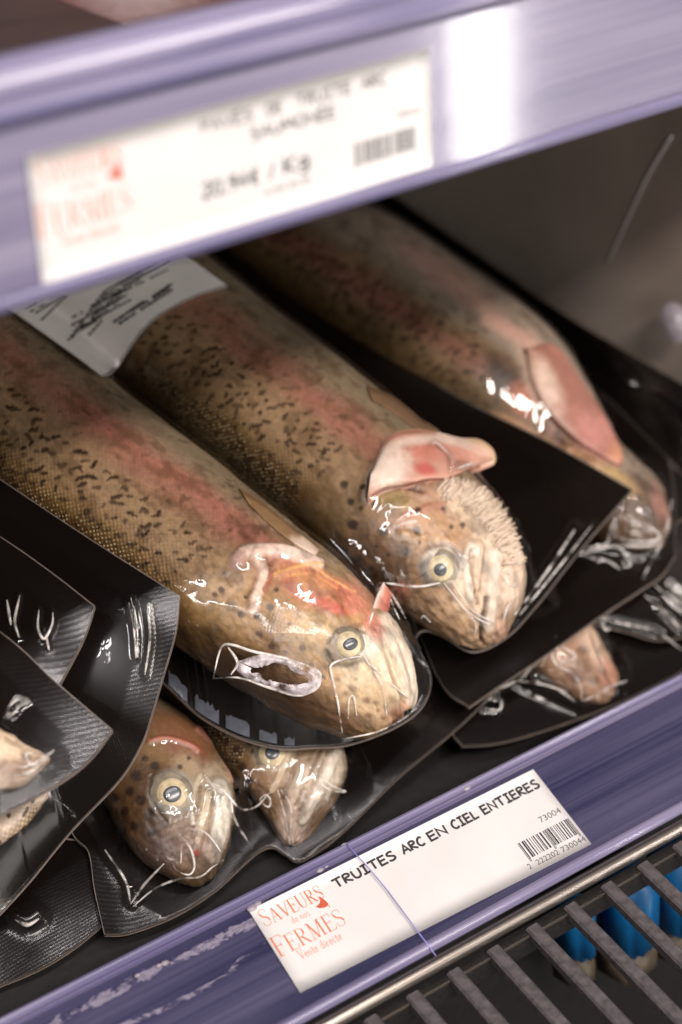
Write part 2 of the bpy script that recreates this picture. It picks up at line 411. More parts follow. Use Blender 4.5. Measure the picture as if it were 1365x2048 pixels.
# ------------------------------------------------------------------ the setting
v, f = extrude_x([(-3, -34), (700, -34 + 0.30 * 700), (700, -48 + 0.30 * 700), (-3, -48)], -420, 640)
tag(mesh_obj('shelf_deck', v, f, M_DECK, smooth_=False), kind='structure')
v, f = box(-420, 640, 700.5, 712, -48, 420)
tag(mesh_obj('back_wall', v, f, M_DECK, smooth_=False), kind='structure')
v, f = box(-900, 900, -420, -2, -240, -228)
tag(mesh_obj('case_floor', v, f, M_DECK, smooth_=False), kind='structure')
v, f = box(-420, 640, -1.5, 10, -228, -48.5)
tag(mesh_obj('case_front', v, f, M_DECK, smooth_=False), kind='structure')
v, f = box(-420, 640, 2, 480, 226, 236)
tag(mesh_obj('upper_shelf_deck', v, f, M_DECK, smooth_=False), kind='structure')

# ------------------------------------------------------------------ fish
class Fish: pass
def make_fish(name, Vp, Dp, off, thick, nu, nv, tail=0.0, shrink=0.87, capk=0.45):
    """a trout swept along a bent spine. Vp / Dp: its belly-side and back-side outline (same stations, snout last);
    off: height of the film it lies on; thick: half thickness / half depth"""
    V = spline(np.array(Vp, float), 60); D = spline(np.array(Dp, float), 60)
    V = V if len(V) == 60 else V
    half = 14.0
    P1 = at(V, off + half); P2 = at(D, off + half)
    for _ in range(3):
        a = np.linalg.norm(P1 - P2, axis=1) / 2 * shrink
        b = np.clip(a * thick, 2.5, 24)
        P1 = at(V, off + b); P2 = at(D, off + b)
    c = (P1 + P2) / 2
    wv = P1 - P2; wv /= np.linalg.norm(wv, axis=1, keepdims=True)
    # smooth the frames
    def sm(q, k=4):
        for _ in range(k): q = np.vstack([q[:1], (q[:-2] + 2 * q[1:-1] + q[2:]) / 4, q[-1:]])
        return q
    c = sm(c, 6); wv = sm(wv, 10); wv /= np.linalg.norm(wv, axis=1, keepdims=True)
    a = sm(a[:, None], 3)[:, 0]; b = sm(b[:, None], 5)[:, 0]
    # rounded snout cap
    t = np.linspace(0, 1, 60)
    cap = 1.0
    s = np.linspace(0, 1, nu)
    d = np.r_[0, np.cumsum(np.linalg.norm(np.diff(c, axis=0), axis=1))]; Ltot = d[-1]; q = d / Ltot
    it = lambda arr: np.stack([np.interp(s, q, arr[:, k]) for k in range(arr.shape[1])], 1) if arr.ndim == 2 else np.interp(s, q, arr)
    C, W, A, B = it(c), it(wv), it(a), it(b)
    T = np.gradient(C, axis=0); T /= np.linalg.norm(T, axis=1, keepdims=True)
    W = W - T * (W * T).sum(1, keepdims=True); W /= np.linalg.norm(W, axis=1, keepdims=True)
    N = np.cross(T, W); N[N[:, 2] < 0] *= -1
    r = A[-1]
    dist = (1 - s) * Ltot
    k = np.sqrt(np.clip(1 - np.clip(1 - dist / (capk * r + 1e-6), 0, 1) ** 2, 0, 1))
    A = A * np.clip(k, 0.02, 1); B = B * np.clip(k, 0.02, 1)
    ph = np.linspace(0, 2 * math.pi, nv)            # 0 = belly side, pi/2 = up, pi = back side
    e = 0.78
    cs = np.sign(np.cos(ph)) * np.abs(np.cos(ph)) ** e; sn = np.sign(np.sin(ph)) * np.abs(np.sin(ph)) ** e
    G = C[:, None, :] + W[:, None, :] * (A[:, None] * cs[None])[..., None] + N[:, None, :] * (B[:, None] * sn[None])[..., None]
    fo = Fish(); fo.name = name; fo.G = G; fo.s = s; fo.ph = ph; fo.L = Ltot; fo.A = A; fo.off = off
    view = C - CAM; view = -view / np.linalg.norm(view, axis=1, keepdims=True)
    psi = np.arctan2((view * N).sum(1), (view * W).sum(1))
    psi = np.clip(np.mean(psi[nu // 4:]), 0.3, 2.6)
    dphi = (ph - (psi - math.pi / 2))
    dphi = (dphi + math.pi / 2) % (2 * math.pi) - math.pi / 2
    fo.q = np.broadcast_to((0.5 - 0.5 * np.cos(np.clip(dphi, 0, math.pi)))[None], (nu, nv)).copy()
    fo.U = np.broadcast_to((s * Ltot)[:, None], (nu, nv)).copy()
    perim = np.cumsum(np.r_[np.zeros(1), np.linalg.norm(np.diff(G[nu // 2], axis=0), axis=1)])
    fo.Vv = np.broadcast_to(perim[None], (nu, nv)).copy()
    fo.px = project(G)
    Nn = grid_normals(G); out = G - C[:, None, :]
    flip = np.sign((Nn * out).sum(-1)); flip[flip == 0] = 1
    fo.N = Nn * flip[..., None]
    fo.vis = ((CAM - G) * fo.N).sum(-1) / np.linalg.norm(CAM - G, axis=-1)
    fo.col = np.zeros((nu, nv, 3)); fo.disp = np.zeros((nu, nv)); fo.scaly = np.zeros((nu, nv))
    return fo

SKIN = dict(top=lin((146, 130, 106)), pink=lin((176, 116, 100)), tan=lin((166, 137, 105)), olive=lin((128, 103, 68)), dark=lin((66, 48, 28)), belly=lin((206, 186, 168)))
def paint_body(fo, seed, head_at, pinkq=0.2, pinkw=0.075, pinkk=0.8, nspots=420, darken=1.0, bellyq=-0.2, golden=0.0):
    """skin bands across the fish, then several hundred irregular spots, all in the fish's own length / girth coordinates"""
    g = np.random.default_rng(seed)
    U, q, Vv = fo.U, fo.q, fo.Vv
    n1 = fbm(U / 14 + seed, Vv / 9, 4); n2 = fbm(U / 3.1 + seed * 3, Vv / 2.3, 4); n3 = fbm(U / 30, Vv / 30 + seed, 3)
    qq = q + (n1 - 0.5) * 0.10 + (n3 - 0.5) * 0.06
    col = SKIN['top'] + (SKIN['tan'] - SKIN['top']) * smooth(0.16, 0.34, qq)[..., None]
    col = col + (SKIN['olive'] - col) * (smooth(0.46, 0.74, qq) * 0.9)[..., None]
    col = col + (SKIN['dark'] - col) * (smooth(0.64, 0.95, qq) * 0.9)[..., None]
    pk = np.exp(-((qq - pinkq) / pinkw) ** 2) * np.clip(0.4 + 1.3 * n3 + 0.5 * (n2 - .5), 0, 1.1) * pinkk
    col = col + (SKIN['pink'] - col) * pk[..., None]
    if bellyq > -0.1:
        col = col + (SKIN['belly'] - col) * (1 - smooth(bellyq, bellyq + 0.16, qq))[..., None]
    n4 = fbm(U / 7 + 3.3, Vv / 4.5 + 8.1, 4); n5 = vnoise(U * 1.3, Vv * 1.3 + 40)
    col = col * (0.66 + 0.40 * n2 + 0.26 * n4 + 0.14 * (n5 - .5))[..., None]
    col = col + (lin((84, 58, 34)) - col) * (0.5 * smooth(0.52, 0.72, n4))[..., None]
    col = col * (1 + golden * np.array([0.35, 0.15, -0.3]) * smooth(0.5, 0.9, qq)[..., None])
    # spots
    ds = np.zeros_like(q)
    Lh = head_at * fo.L
    girth = Vv[0, -1]
    uu = fo.U[:, 0]; vv = Vv[0]
    placed = []
    for _ in range(int(nspots * 6.5)):
        u0 = g.uniform(0, Lh); j = g.integers(0, len(vv)); qv = q[0, j]
        dens = 0.16 + 0.84 * smooth(0.16, 0.36, qv) - 0.2 * smooth(0.85, 1.0, qv)
        if fo.ph[j] > math.pi * 1.25 or g.random() > dens: continue
        v0 = vv[j]
        if any((u0 - a_) ** 2 + (v0 - b_) ** 2 < 5.2 for a_, b_ in placed): continue
        placed.append((u0, v0)); base_ang = math.radians(118 + g.normal(0, 20))
        i0, i1 = np.searchsorted(uu, [u0 - 5, u0 + 5]); j0, j1 = np.searchsorted(vv, [v0 - 5, v0 + 5])
        if i1 <= i0 or j1 <= j0: continue
        X_, Y_ = np.meshgrid(uu[i0:i1] - u0, vv[j0:j1] - v0, indexing='ij')
        k = np.zeros_like(X_)
        x, y = 0.0, 0.0
        for b in range(g.integers(1, 4)):
            ang = base_ang + g.normal(0, 0.5)
            rx, ry = g.uniform(0.7, 1.45), g.uniform(0.45, 0.85)
            a_, b_ = (X_ - x) * math.cos(ang) + (Y_ - y) * math.sin(ang), -(X_ - x) * math.sin(ang) + (Y_ - y) * math.cos(ang)
            rr = np.hypot(a_ / rx, b_ / ry) + (n2[i0:i1, j0:j1] - 0.5) * 0.9
            k = np.maximum(k, 1 - smooth(0.7, 1.25, rr))
            x += math.cos(ang) * rx * 0.9; y += math.sin(ang) * rx * 0.9
        strength = g.uniform(0.62, 0.98) * (0.5 if qv < 0.3 else 1)
        ds[i0:i1, j0:j1] = np.maximum(ds[i0:i1, j0:j1], k * strength)
    sp = lin((50, 31, 22))
    col = col + (sp - col) * ds[..., None]
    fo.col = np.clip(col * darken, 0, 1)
    hd = 1 - smooth(head_at - 0.03, head_at - 0.005, fo.s)
    fo.glint = hd[:, None] * smooth(.60, .80, qq) * smooth(head_at - .42, head_at - .12, fo.s)[:, None]  # scale glints put into the skin colour, skin darkened around them
    fo.col = fo.col * (1 - .5 * fo.glint[..., None] * np.array([.8, .9, 1.1]))
    fo.scaly = (0.18 + 0.82 * smooth(0.45, 0.8, qq)) * (1 - smooth(head_at - 0.012, head_at + 0.012, fo.s))[:, None]

def prim_mask(p, pr):
    kind = pr[0]
    if kind == 'b':                                 # blob: x, y, rx, ry, degrees, softness
        _, x, y, rx, ry, ang, soft = pr[:7]
        a = math.radians(ang); dx, dy = p[..., 0] - x, p[..., 1] - y
        r = np.hypot((dx * math.cos(a) + dy * math.sin(a)) / rx, (-dx * math.sin(a) + dy * math.cos(a)) / ry)
        return r, soft
    _, pts, wd, soft = pr[:4]
    pp = spline(pts, max(8, 8 * len(pts))) if len(pts) > 2 else np.asarray(pts, float)
    sh = p.shape[:-1]
    return polydist(p.reshape(-1, 2), pp).reshape(sh) / wd, soft
def paint_head(fo, prims, noise=0.5):
    """marks of the head: blobs ('b') and strokes ('l'), each with a colour, a strength and a relief in mm"""
    ok = (fo.vis > -0.05)
    hx = fbm(fo.px[..., 0] / 9, fo.px[..., 1] / 9, 4) - 0.5
    for pr in prims:
        r, soft = prim_mask(fo.px, pr)
        k = pr[-3:]
        rr = r + hx * noise * min(soft * 2, 1.0)
        mk = (1 - smooth(1 - soft, 1 + soft, rr)) * ok
        if k[0] is not None:
            fo.col += (lin(k[0]) - fo.col) * (mk * k[1])[..., None]
        if k[2]:
            fo.disp += (1 - smooth(1 - soft, 1 + soft, r)) * ok * k[2]
        fo.scaly *= 1 - mk * 0.9 if k[1] > 0.4 else 1
    mot = fbm(fo.U / 5.2 + 4, fo.Vv / 4.1 + 9, 4); hk = smooth(.66, .78, fo.s)[:, None]
    fo.col += (fo.col * .5 - fo.col) * (hk * .75 * smooth(.5, .68, mot))[..., None]
    fo.col *= (1 + hk * .5 * (fbm(fo.U / 1.2, fo.Vv / 1.2 + 3, 3) - .5))[..., None]
def finish_fish(fo, label, group):
    hk = smooth(.66, .78, fo.s)[:, None]
    fo.disp = fo.disp * 1.25 + 2.0 * (fbm(fo.U / 34 + fo.off, fo.Vv / 22, 3) - .5) + hk * 1.5 * (fbm(fo.U / 6, fo.Vv / 6, 3) - .5)
    G = fo.G + fo.N * fo.disp[..., None]
    fo.G = G
    nu, nv = G.shape[:2]
    V = G.reshape(-1, 3)
    F_ = grid_faces(nu, nv)
    org = np.array([V[:, 0].mean(), V[:, 1].mean(), V[:, 2].min()])
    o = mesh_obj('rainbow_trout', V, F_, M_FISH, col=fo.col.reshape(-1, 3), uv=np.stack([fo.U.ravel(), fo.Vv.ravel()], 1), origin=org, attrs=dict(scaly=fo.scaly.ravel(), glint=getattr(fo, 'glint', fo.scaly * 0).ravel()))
    tag(o, label, 'fish', group)
    fo.o = o
    return o
def cap(center, nrm, r, h, bulge, n=28, rings=7, sx=1.0, ax=None):
    nrm = nrm / np.linalg.norm(nrm)
    a = np.array([1., 0, 0]) if ax is None else ax
    a = a - nrm * (a @ nrm); a /= np.linalg.norm(a); b = np.cross(nrm, a)
    V = [center + nrm * (h + bulge)]; Fc = []
    for i in range(1, rings + 1):
        t = i / rings
        for k in range(n):
            th = 2 * math.pi * k / n
            V.append(center + r * t * (a * math.cos(th) * sx + b * math.sin(th)) + nrm * (h + bulge * (1 - t * t) - (0.5 if i == rings else 0) * 0.4))
    for k in range(n): Fc.append((0, 1 + k, 1 + (k + 1) % n))
    for i in range(rings - 1):
        for k in range(n):
            p, q = 1 + i * n + k, 1 + i * n + (k + 1) % n
            Fc.append((p, p + n, q + n, q))
    return V, Fc
def surf_at(fo, p):
    d = np.hypot(fo.px[..., 0] - p[0], fo.px[..., 1] - p[1]) + np.where(fo.vis > 0, 0, 1e6)
    i, j = np.unravel_index(np.argmin(d), d.shape)
    return fo.G[i, j], fo.N[i, j]
def add_eye(fo, p, iris, pupil, jelly=1.38, dp=(0, 0), sx=1.05):
    c, n = surf_at(fo, p)
    view = CAM - c; view /= np.linalg.norm(view); n = n * 0.6 + view * 0.4; n /= np.linalg.norm(n)
    mm = np.linalg.norm(CAM - c) / F
    ri = iris * mm
    V, Fc = cap(c, n, ri * jelly, -0.5, ri * 0.36)
    e = mesh_obj('eye', V, Fc, M_EYE, fo.o)
    V, Fc = cap(c, n, ri, ri * 0.36 * (1 - 1 / jelly ** 2) - 0.32, ri * 0.24)
    mesh_obj('iris', V, Fc, M_IRIS, e)
    off = (np.array([[dp[0], dp[1]]]) * mm)[0]
    cc = c + R @ np.array([off[0], -off[1], 0])
    V, Fc = cap(cc, n, pupil * mm, ri * 0.36 * (1 - 1 / jelly ** 2) - 0.32 + ri * 0.22, 0.3, sx=sx)
    mesh_obj('pupil', V, Fc, M_PUPIL, e)
def cols(c, n): return np.tile(lin(c), (n, 1))

class Hmap:
    """upper surface of what lies on a film, as heights over (x, y) in mm"""
    def __init__(s, fishes, res=0.8):
        P = np.vstack([f.G.reshape(-1, 3) for f in fishes])
        s.res = res; s.x0, s.y0 = P[:, 0].min() - 4, P[:, 1].min() - 4
        nx = int((P[:, 0].max() - s.x0 + 4) / res) + 1; ny = int((P[:, 1].max() - s.y0 + 4) / res) + 1
        H = np.full((nx, ny), -1e3)
        i = ((P[:, 0] - s.x0) / res).astype(int); j = ((P[:, 1] - s.y0) / res).astype(int)
        np.maximum.at(H, (i, j), P[:, 2])
        for _ in range(2):
            Q = H.copy()
            for dx, dy in ((1, 0), (-1, 0), (0, 1), (0, -1)):
                Q = np.maximum(Q, np.where(H > -500, -1e3, np.roll(np.roll(H, dx, 0), dy, 1)))
            H = np.where(H < -500, Q, H)
        for _ in range(2):
            Q = np.pad(H, 1, constant_values=-1e3); n0, n1 = H.shape
            M = H
            for a in range(3):
                for b in range(3):
                    if (a - 1) * (b - 1) == 0: M = np.maximum(M, Q[a:a + n0, b:b + n1])
            H = M
        s.H = H
    def __call__(s, x, y):
        fx = (x - s.x0) / s.res - 0.5; fy = (y - s.y0) / s.res - 0.5
        i = np.clip(np.floor(fx).astype(int), 0, s.H.shape[0] - 2); j = np.clip(np.floor(fy).astype(int), 0, s.H.shape[1] - 2)
        out = (fx < 0) | (fy < 0) | (fx > s.H.shape[0] - 1) | (fy > s.H.shape[1] - 1)
        tx, ty = np.clip(fx - i, 0, 1), np.clip(fy - j, 0, 1); H = s.H
        lo = np.minimum(np.minimum(H[i, j], H[i + 1, j]), np.minimum(H[i, j + 1], H[i + 1, j + 1]))
        h = (H[i, j] * (1 - tx) + H[i + 1, j] * tx) * (1 - ty) + (H[i, j + 1] * (1 - tx) + H[i + 1, j + 1] * tx) * ty
        return np.where(out | (lo < -500), -1e3, h)

def coons(top, right, bottom, left, nu, nv):
    """sides as arrays (n,3): top & bottom run left to right, left & right run top to bottom"""
    T = spline(top, nu); B = spline(bottom, nu); Lf = spline(left, nv); Rt = spline(right, nv)
    u = np.linspace(0, 1, nu)[:, None, None]; v = np.linspace(0, 1, nv)[None, :, None]
    P = (1 - v) * T[:, None] + v * B[:, None] + (1 - u) * Lf[None] + u * Rt[None]
    P = P - ((1 - u) * (1 - v) * T[0] + u * (1 - v) * T[-1] + (1 - u) * v * B[0] + u * v * B[-1])
    return P

class Pack: pass
def make_pack(label, sides, nu, nv, fishes=(), ridges=(), iters=60, rim=11, tents=(), group=None, sag=None):
    """a vacuum pack: black backing film below, clear film shrunk over what is inside. sides: four lists of (x, y, height)"""
    S3 = []
    for sd in sides:
        q = np.array(sd, float); S3.append(at(q[:, :2], q[:, 2]))
    G = coons(*S3, nu, nv)
    # arc-length coordinates in mm
    U = np.cumsum(np.concatenate([np.zeros((1, nv)), np.linalg.norm(np.diff(G, axis=0), axis=2)]), 0)
    W_ = np.cumsum(np.concatenate([np.zeros((nu, 1)), np.linalg.norm(np.diff(G, axis=1), axis=2)], 1), 1)
    edge = np.minimum(np.minimum(U, U[-1:] - U), np.minimum(W_, W_[:, -1:] - W_))
    rimk = 1 - smooth(rim * 0.75, rim, edge)
    Z = G[..., 2].copy() + 0.35
    base = Z.copy()
    inner = edge > 0.8
    obs = base.copy()
    px = project(G)
    if len(fishes):
        H = Hmap(fishes)
        h = H(G[..., 0], G[..., 1]) + 0.45
        # the backing dips under the fish, the film rides over it
        obs = np.where(inner, np.maximum(base, h), base)
    Zr = obs.copy()
    for (pts, amp, sig) in tents:
        d = polydist(px.reshape(-1, 2), spline(pts, 8 * len(pts))).reshape(nu, nv)
        Zr = np.maximum(Zr, np.where(d < sig, base + amp * (1 - d / sig), -1e3)); obs = np.maximum(obs, np.where(d < sig * 0.35, base + amp * (1 - d / sig), -1e3))
    for _ in range(iters):
        av = Zr.copy()
        av[1:-1, 1:-1] = 0.25 * (Zr[2:, 1:-1] + Zr[:-2, 1:-1] + Zr[1:-1, 2:] + Zr[1:-1, :-2])
        Zr = np.where(inner, np.maximum(obs, av), base)
    # folds pinched into the film
    GF = G.copy(); GF[..., 2] = Zr
    pxf = project(GF).reshape(-1, 2)
    for rd in ridges:
        pts, amp, sig = rd[0], (rd[1] if len(rd) > 1 else 1.1), (rd[2] if len(rd) > 2 else 7.0)
        pp = spline(pts, 10 * len(pts))
        lo, hi = pp.min(0) - 4 * sig, pp.max(0) + 4 * sig
        sel = np.where(((pxf > lo) & (pxf < hi)).all(1))[0]
        if len(sel) == 0: continue
        d = polydist(pxf[sel], pp)
        zf = Zr.ravel(); zf[sel] += amp * np.exp(-(d / sig) ** 2); Zr = zf.reshape(nu, nv)
    GF[..., 2] = Zr
    org = np.array([G[..., 0].mean(), G[..., 1].mean(), G[..., 2].min()])
    root = empty('vacuum_pack', org); tag(root, label, 'vacuum pack', group)
    uv = np.stack([U.ravel(), W_.ravel()], 1)
    Fg = grid_faces(nu, nv)
    n_ = grid_normals(G[..., :])
    if n_[..., 2].mean() < 0: Fg = Fg[:, ::-1]
    # backing: coarse double sheet with a cut edge
    sk = max(1, nu // 130)
    iu = np.unique(np.r_[np.arange(0, nu, sk), nu - 1]); iv = np.unique(np.r_[np.arange(0, nv, sk), nv - 1])
    Gb = G[np.ix_(iu, iv)]; nb, mb = len(iu), len(iv)
    top = Gb.reshape(-1, 3); bot = top - np.array([0, 0, 0.55])
    Fb = grid_faces(nb, mb)
    if n_[..., 2].mean() < 0: Fb = Fb[:, ::-1]
    ring = [i * mb for i in range(nb)] + [(nb - 1) * mb + j for j in range(1, mb)] + [i * mb + mb - 1 for i in range(nb - 2, -1, -1)] + [j for j in range(mb - 2, 0, -1)]
    ring = np.array(ring); nx = np.roll(ring, -1); k = nb * mb
    side = np.stack([ring, nx, nx + k, ring + k], 1)
    ub = np.stack([U[np.ix_(iu, iv)].ravel(), W_[np.ix_(iu, iv)].ravel()], 1)
    rb = rimk[np.ix_(iu, iv)].ravel()
    mesh_obj('backing_film', np.vstack([top, bot]), np.vstack([Fb, Fb[:, ::-1] + k]), M_BACK, root, uv=np.vstack([ub, ub]), attrs=dict(rim=np.r_[rb, rb]))
    E3 = np.vstack([top[ring] + [0, 0, 0.3], top[ring] - [0, 0, 0.62]]); m = len(ring)
    # the cut edge: a narrow strip standing 0.15 mm outside the two films
    cen = top.mean(0); outw = top[ring] - cen; outw[:, 2] = 0; outw /= np.linalg.norm(outw, axis=1, keepdims=True)
    E3 = E3 + np.vstack([outw, outw]) * 0.25
    i_ = np.arange(m); j_ = (i_ + 1) % m
    mesh_obj('cut_edge', np.vstack([E3, E3 - np.vstack([outw, outw]) * 0.2]), np.vstack([np.stack([i_, j_, j_ + m, i_ + m], 1), np.stack([i_, j_, j_ + 2 * m, i_ + 2 * m], 1)]), M_EDGE, root, smooth_=False)
    mesh_obj('clear_film', GF.reshape(-1, 3), Fg, M_FILM, root, uv=uv, attrs=dict(rim=rimk.ravel()))
    pk = Pack(); pk.o = root; pk.GF = GF; pk.px = project(GF)
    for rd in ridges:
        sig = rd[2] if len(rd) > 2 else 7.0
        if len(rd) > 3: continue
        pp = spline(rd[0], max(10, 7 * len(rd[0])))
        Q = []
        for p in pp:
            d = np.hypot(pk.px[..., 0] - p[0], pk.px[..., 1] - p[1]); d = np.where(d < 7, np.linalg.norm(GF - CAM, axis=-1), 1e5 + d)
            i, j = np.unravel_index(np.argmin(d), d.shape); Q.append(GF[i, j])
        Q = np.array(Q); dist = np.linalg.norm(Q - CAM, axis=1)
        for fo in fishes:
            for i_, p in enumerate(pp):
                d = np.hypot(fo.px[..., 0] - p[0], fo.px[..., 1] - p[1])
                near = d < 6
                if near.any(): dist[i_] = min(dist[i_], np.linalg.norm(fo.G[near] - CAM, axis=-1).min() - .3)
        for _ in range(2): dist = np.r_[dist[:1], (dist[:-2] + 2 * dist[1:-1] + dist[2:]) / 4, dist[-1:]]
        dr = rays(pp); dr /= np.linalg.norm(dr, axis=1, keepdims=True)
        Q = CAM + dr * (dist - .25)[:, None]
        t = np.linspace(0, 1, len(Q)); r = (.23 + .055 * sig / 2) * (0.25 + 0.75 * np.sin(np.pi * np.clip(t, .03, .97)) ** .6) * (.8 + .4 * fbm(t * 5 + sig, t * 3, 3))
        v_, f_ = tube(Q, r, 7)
        mesh_obj('fold_highlight', v_, f_, M_HIGHLIGHT, root)  # pale tube along the fold, the lamp highlight put into its colour
    return pk

# ------------------------------------------------------------------ the trout
def X6(lst): return [(420 + x / 2.068, 1020 + y / 2.068) for x, y in lst]
def XB(lst): return [(680 + x / 3.4125, 820 + y / 3.4125) for x, y in lst]
def XF(lst): return [(x / 2.275, 1200 + y / 2.275) for x, y in lst]

# front trout of the top pack
fA = make_fish('A', [(-290, 370), (0, 590), (200, 752), (400, 905), (560, 1032), (650, 1098), (705, 1150), (750, 1195), (795, 1250), (826, 1300), (841, 1365), (842, 1405), (836, 1428)],
               [(-520, 640), (-230, 850), (-15, 1010), (180, 1165), (345, 1290), (430, 1345), (510, 1395), (570, 1425), (625, 1446), (660, 1456), (682, 1464), (700, 1468), (722, 1470)], 17, 0.72, 560, 300)
hA = 0.735
paint_body(fA, 3, hA, 0.21, 0.085, 0.85, 460, golden=0.5)
sk = (178, 148, 104)
pA = [
 ('b', 655, 1300, 175, 150, 40, .6, (160, 124, 82), .8, 0),
 ('b', 590, 1400, 150, 40, 32, .6, (92, 66, 40), .8, 0),
 ('b', 560, 1250, 80, 70, 40, .5, (150, 116, 72), .6, 0),
 ('b', 560, 1330, 90, 60, 30, .5, (120, 88, 54), .6, 0),
 ('b', 760, 1340, 75, 90, 20, .4, (205, 186, 155), .85, 0),
 ('b', 640, 1185, 90, 38, 34, .4, (196, 128, 96), .85, .3),
 ('b', 600, 1160, 60, 14, 20, .5, (206, 150, 106), .8, .2),
 ('b', 655, 1213, 50, 11, 24, .5, (190, 92, 74), .8, 0), ('b', 690, 1190, 40, 14, 45, .5, (205, 120, 96), .7, 0),
 ('b', 585, 1175, 28, 12, 60, .5, (176, 96, 76), .6, -.2),
 ('b', 715, 1200, 26, 44, -30, .5, (214, 138, 116), .7, 0),
 ('l', X6([(110, 200), (150, 172), (270, 168), (370, 195), (450, 225)]), 11, .4, (232, 205, 190), .95, .9),
 ('l', X6([(190, 190), (222, 240), (215, 300), (190, 360), (180, 420)]), 11, .5, (226, 196, 178), .9, .8),
 ('b', 476, 1122, 14, 20, 20, .4, (178, 140, 132), .8, 0),
 ('l', X6([(245, 210), (250, 270), (225, 330)]), 4, .5, (150, 82, 66), .8, -.7),
 ('l', X6([(270, 262), (380, 235), (460, 235)]), 2.5, .5, (226, 176, 110), .9, .2), ('l', X6([(420, 240), (520, 300), (600, 340)]), 2, .5, (232, 178, 120), .8, .2),
 ('l', X6([(330, 275), (420, 272), (520, 330)]), 2, .5, (228, 166, 110), .7, 0),
 ('l', X6([(330, 440), (440, 460), (560, 460), (640, 440)]), 9, .6, (198, 160, 110), .7, 0),
 ('b', 660, 1255, 60, 22, 25, .5, (206, 176, 134), .7, .3),
 ('b', 610, 1285, 45, 40, 0, .6, (190, 158, 110), .55, 0),
 ('b', 694, 1294, 44, 36, 10, .3, (150, 136, 116), .8, .5), ('b', 733, 1290, 26, 30, 30, .5, (214, 204, 190), .8, .4), ('b', 665, 1305, 16, 26, 20, .5, (112, 98, 82), .6, 0),
 ('l', X6([(690, 520), (715, 610), (740, 690), (775, 760)]), 13, .5, (222, 208, 182), .8, .6),
 ('l', X6([(730, 470), (790, 560), (830, 680), (855, 800)]), 22, .35, (214, 199, 181), .9, 1.0),
 ('l', X6([(690, 500), (722, 590), (752, 690), (800, 800)]), 3, .5, (150, 118, 92), .8, -.8),
 ('l', X6([(760, 540), (800, 640), (828, 760)]), 2.2, .6, (196, 176, 150), .7, -.4), ('l', X6([(785, 520), (828, 640), (850, 760)]), 1.6, .6, (206, 190, 166), .7, -.3),
 ('b', 745, 1255, 16, 30, -20, .5, (222, 140, 118), .75, 0),
 ('b', 735, 1400, 60, 34, -10, .5, (180, 150, 112), .7, 0),
 ('b', 800, 1425, 28, 16, -20, .5, (176, 132, 106), .7, .3),
 ('l', X6([(800, 840), (840, 810), (862, 790)]), 3, .5, (110, 72, 60), .8, -.5),
 ('b', 520, 1362, 130, 50, 33, .6, (56, 40, 25), .9, 0), ('b', 620, 1415, 95, 34, 30, .7, (70, 49, 31), .85, 0), ('b', 575, 1300, 60, 34, 30, .7, (104, 76, 46), .6, 0), ('b', 690, 1440, 60, 20, 12, .6, (104, 76, 54), .7, 0),  # dark back of the head, with its shading painted in too
 ('l', [(655, 1285), (672, 1262), (700, 1256), (730, 1268)], 3, .5, (96, 82, 64), .7, -.3), ('l', [(652, 1300), (664, 1322), (692, 1332), (724, 1322)], 4, .5, (92, 78, 60), .7, -.3),
]
for x, y, r in [(250, 400, 17), (195, 440, 16), (205, 515, 17), (255, 565, 16), (383, 568, 15), (310, 590, 15), (275, 330, 10), (130, 430, 18), (48, 330, 15), (60, 260, 9), (20, 350, 12), (330, 470, 9), (150, 360, 10), (355, 660, 12), (300, 520, 8), (420, 500, 7), (470, 690, 10), (420, 640, 11)]:
    p = X6([(x, y)])[0]; pA.append(('b', p[0], p[1], r / 2.068, r / 2.068 * .85, 30, .35, (62, 38, 26), .85, 0))
for x, y, r in [(595, 740, 20), (650, 790, 20), (690, 800, 14), (560, 760, 14), (660, 850, 16), (720, 860, 16), (700, 830, 10), (770, 850, 18), (610, 700, 9), (530, 700, 12)]:
    p = X6([(x, y)])[0]; pA.append(('b', p[0], p[1], r / 2.068, r / 2.068 * .7, 20, .6, (92, 60, 40), .7, 0))
paint_head(fA, pA)
finish_fish(fA, 'whole speckled trout in front in the top pack, white jaw over the wavy pack edge', 'whole trout in vacuum packs')
add_eye(fA, (695, 1292), 26, 12, 1.35, (2, 1), 1.35)

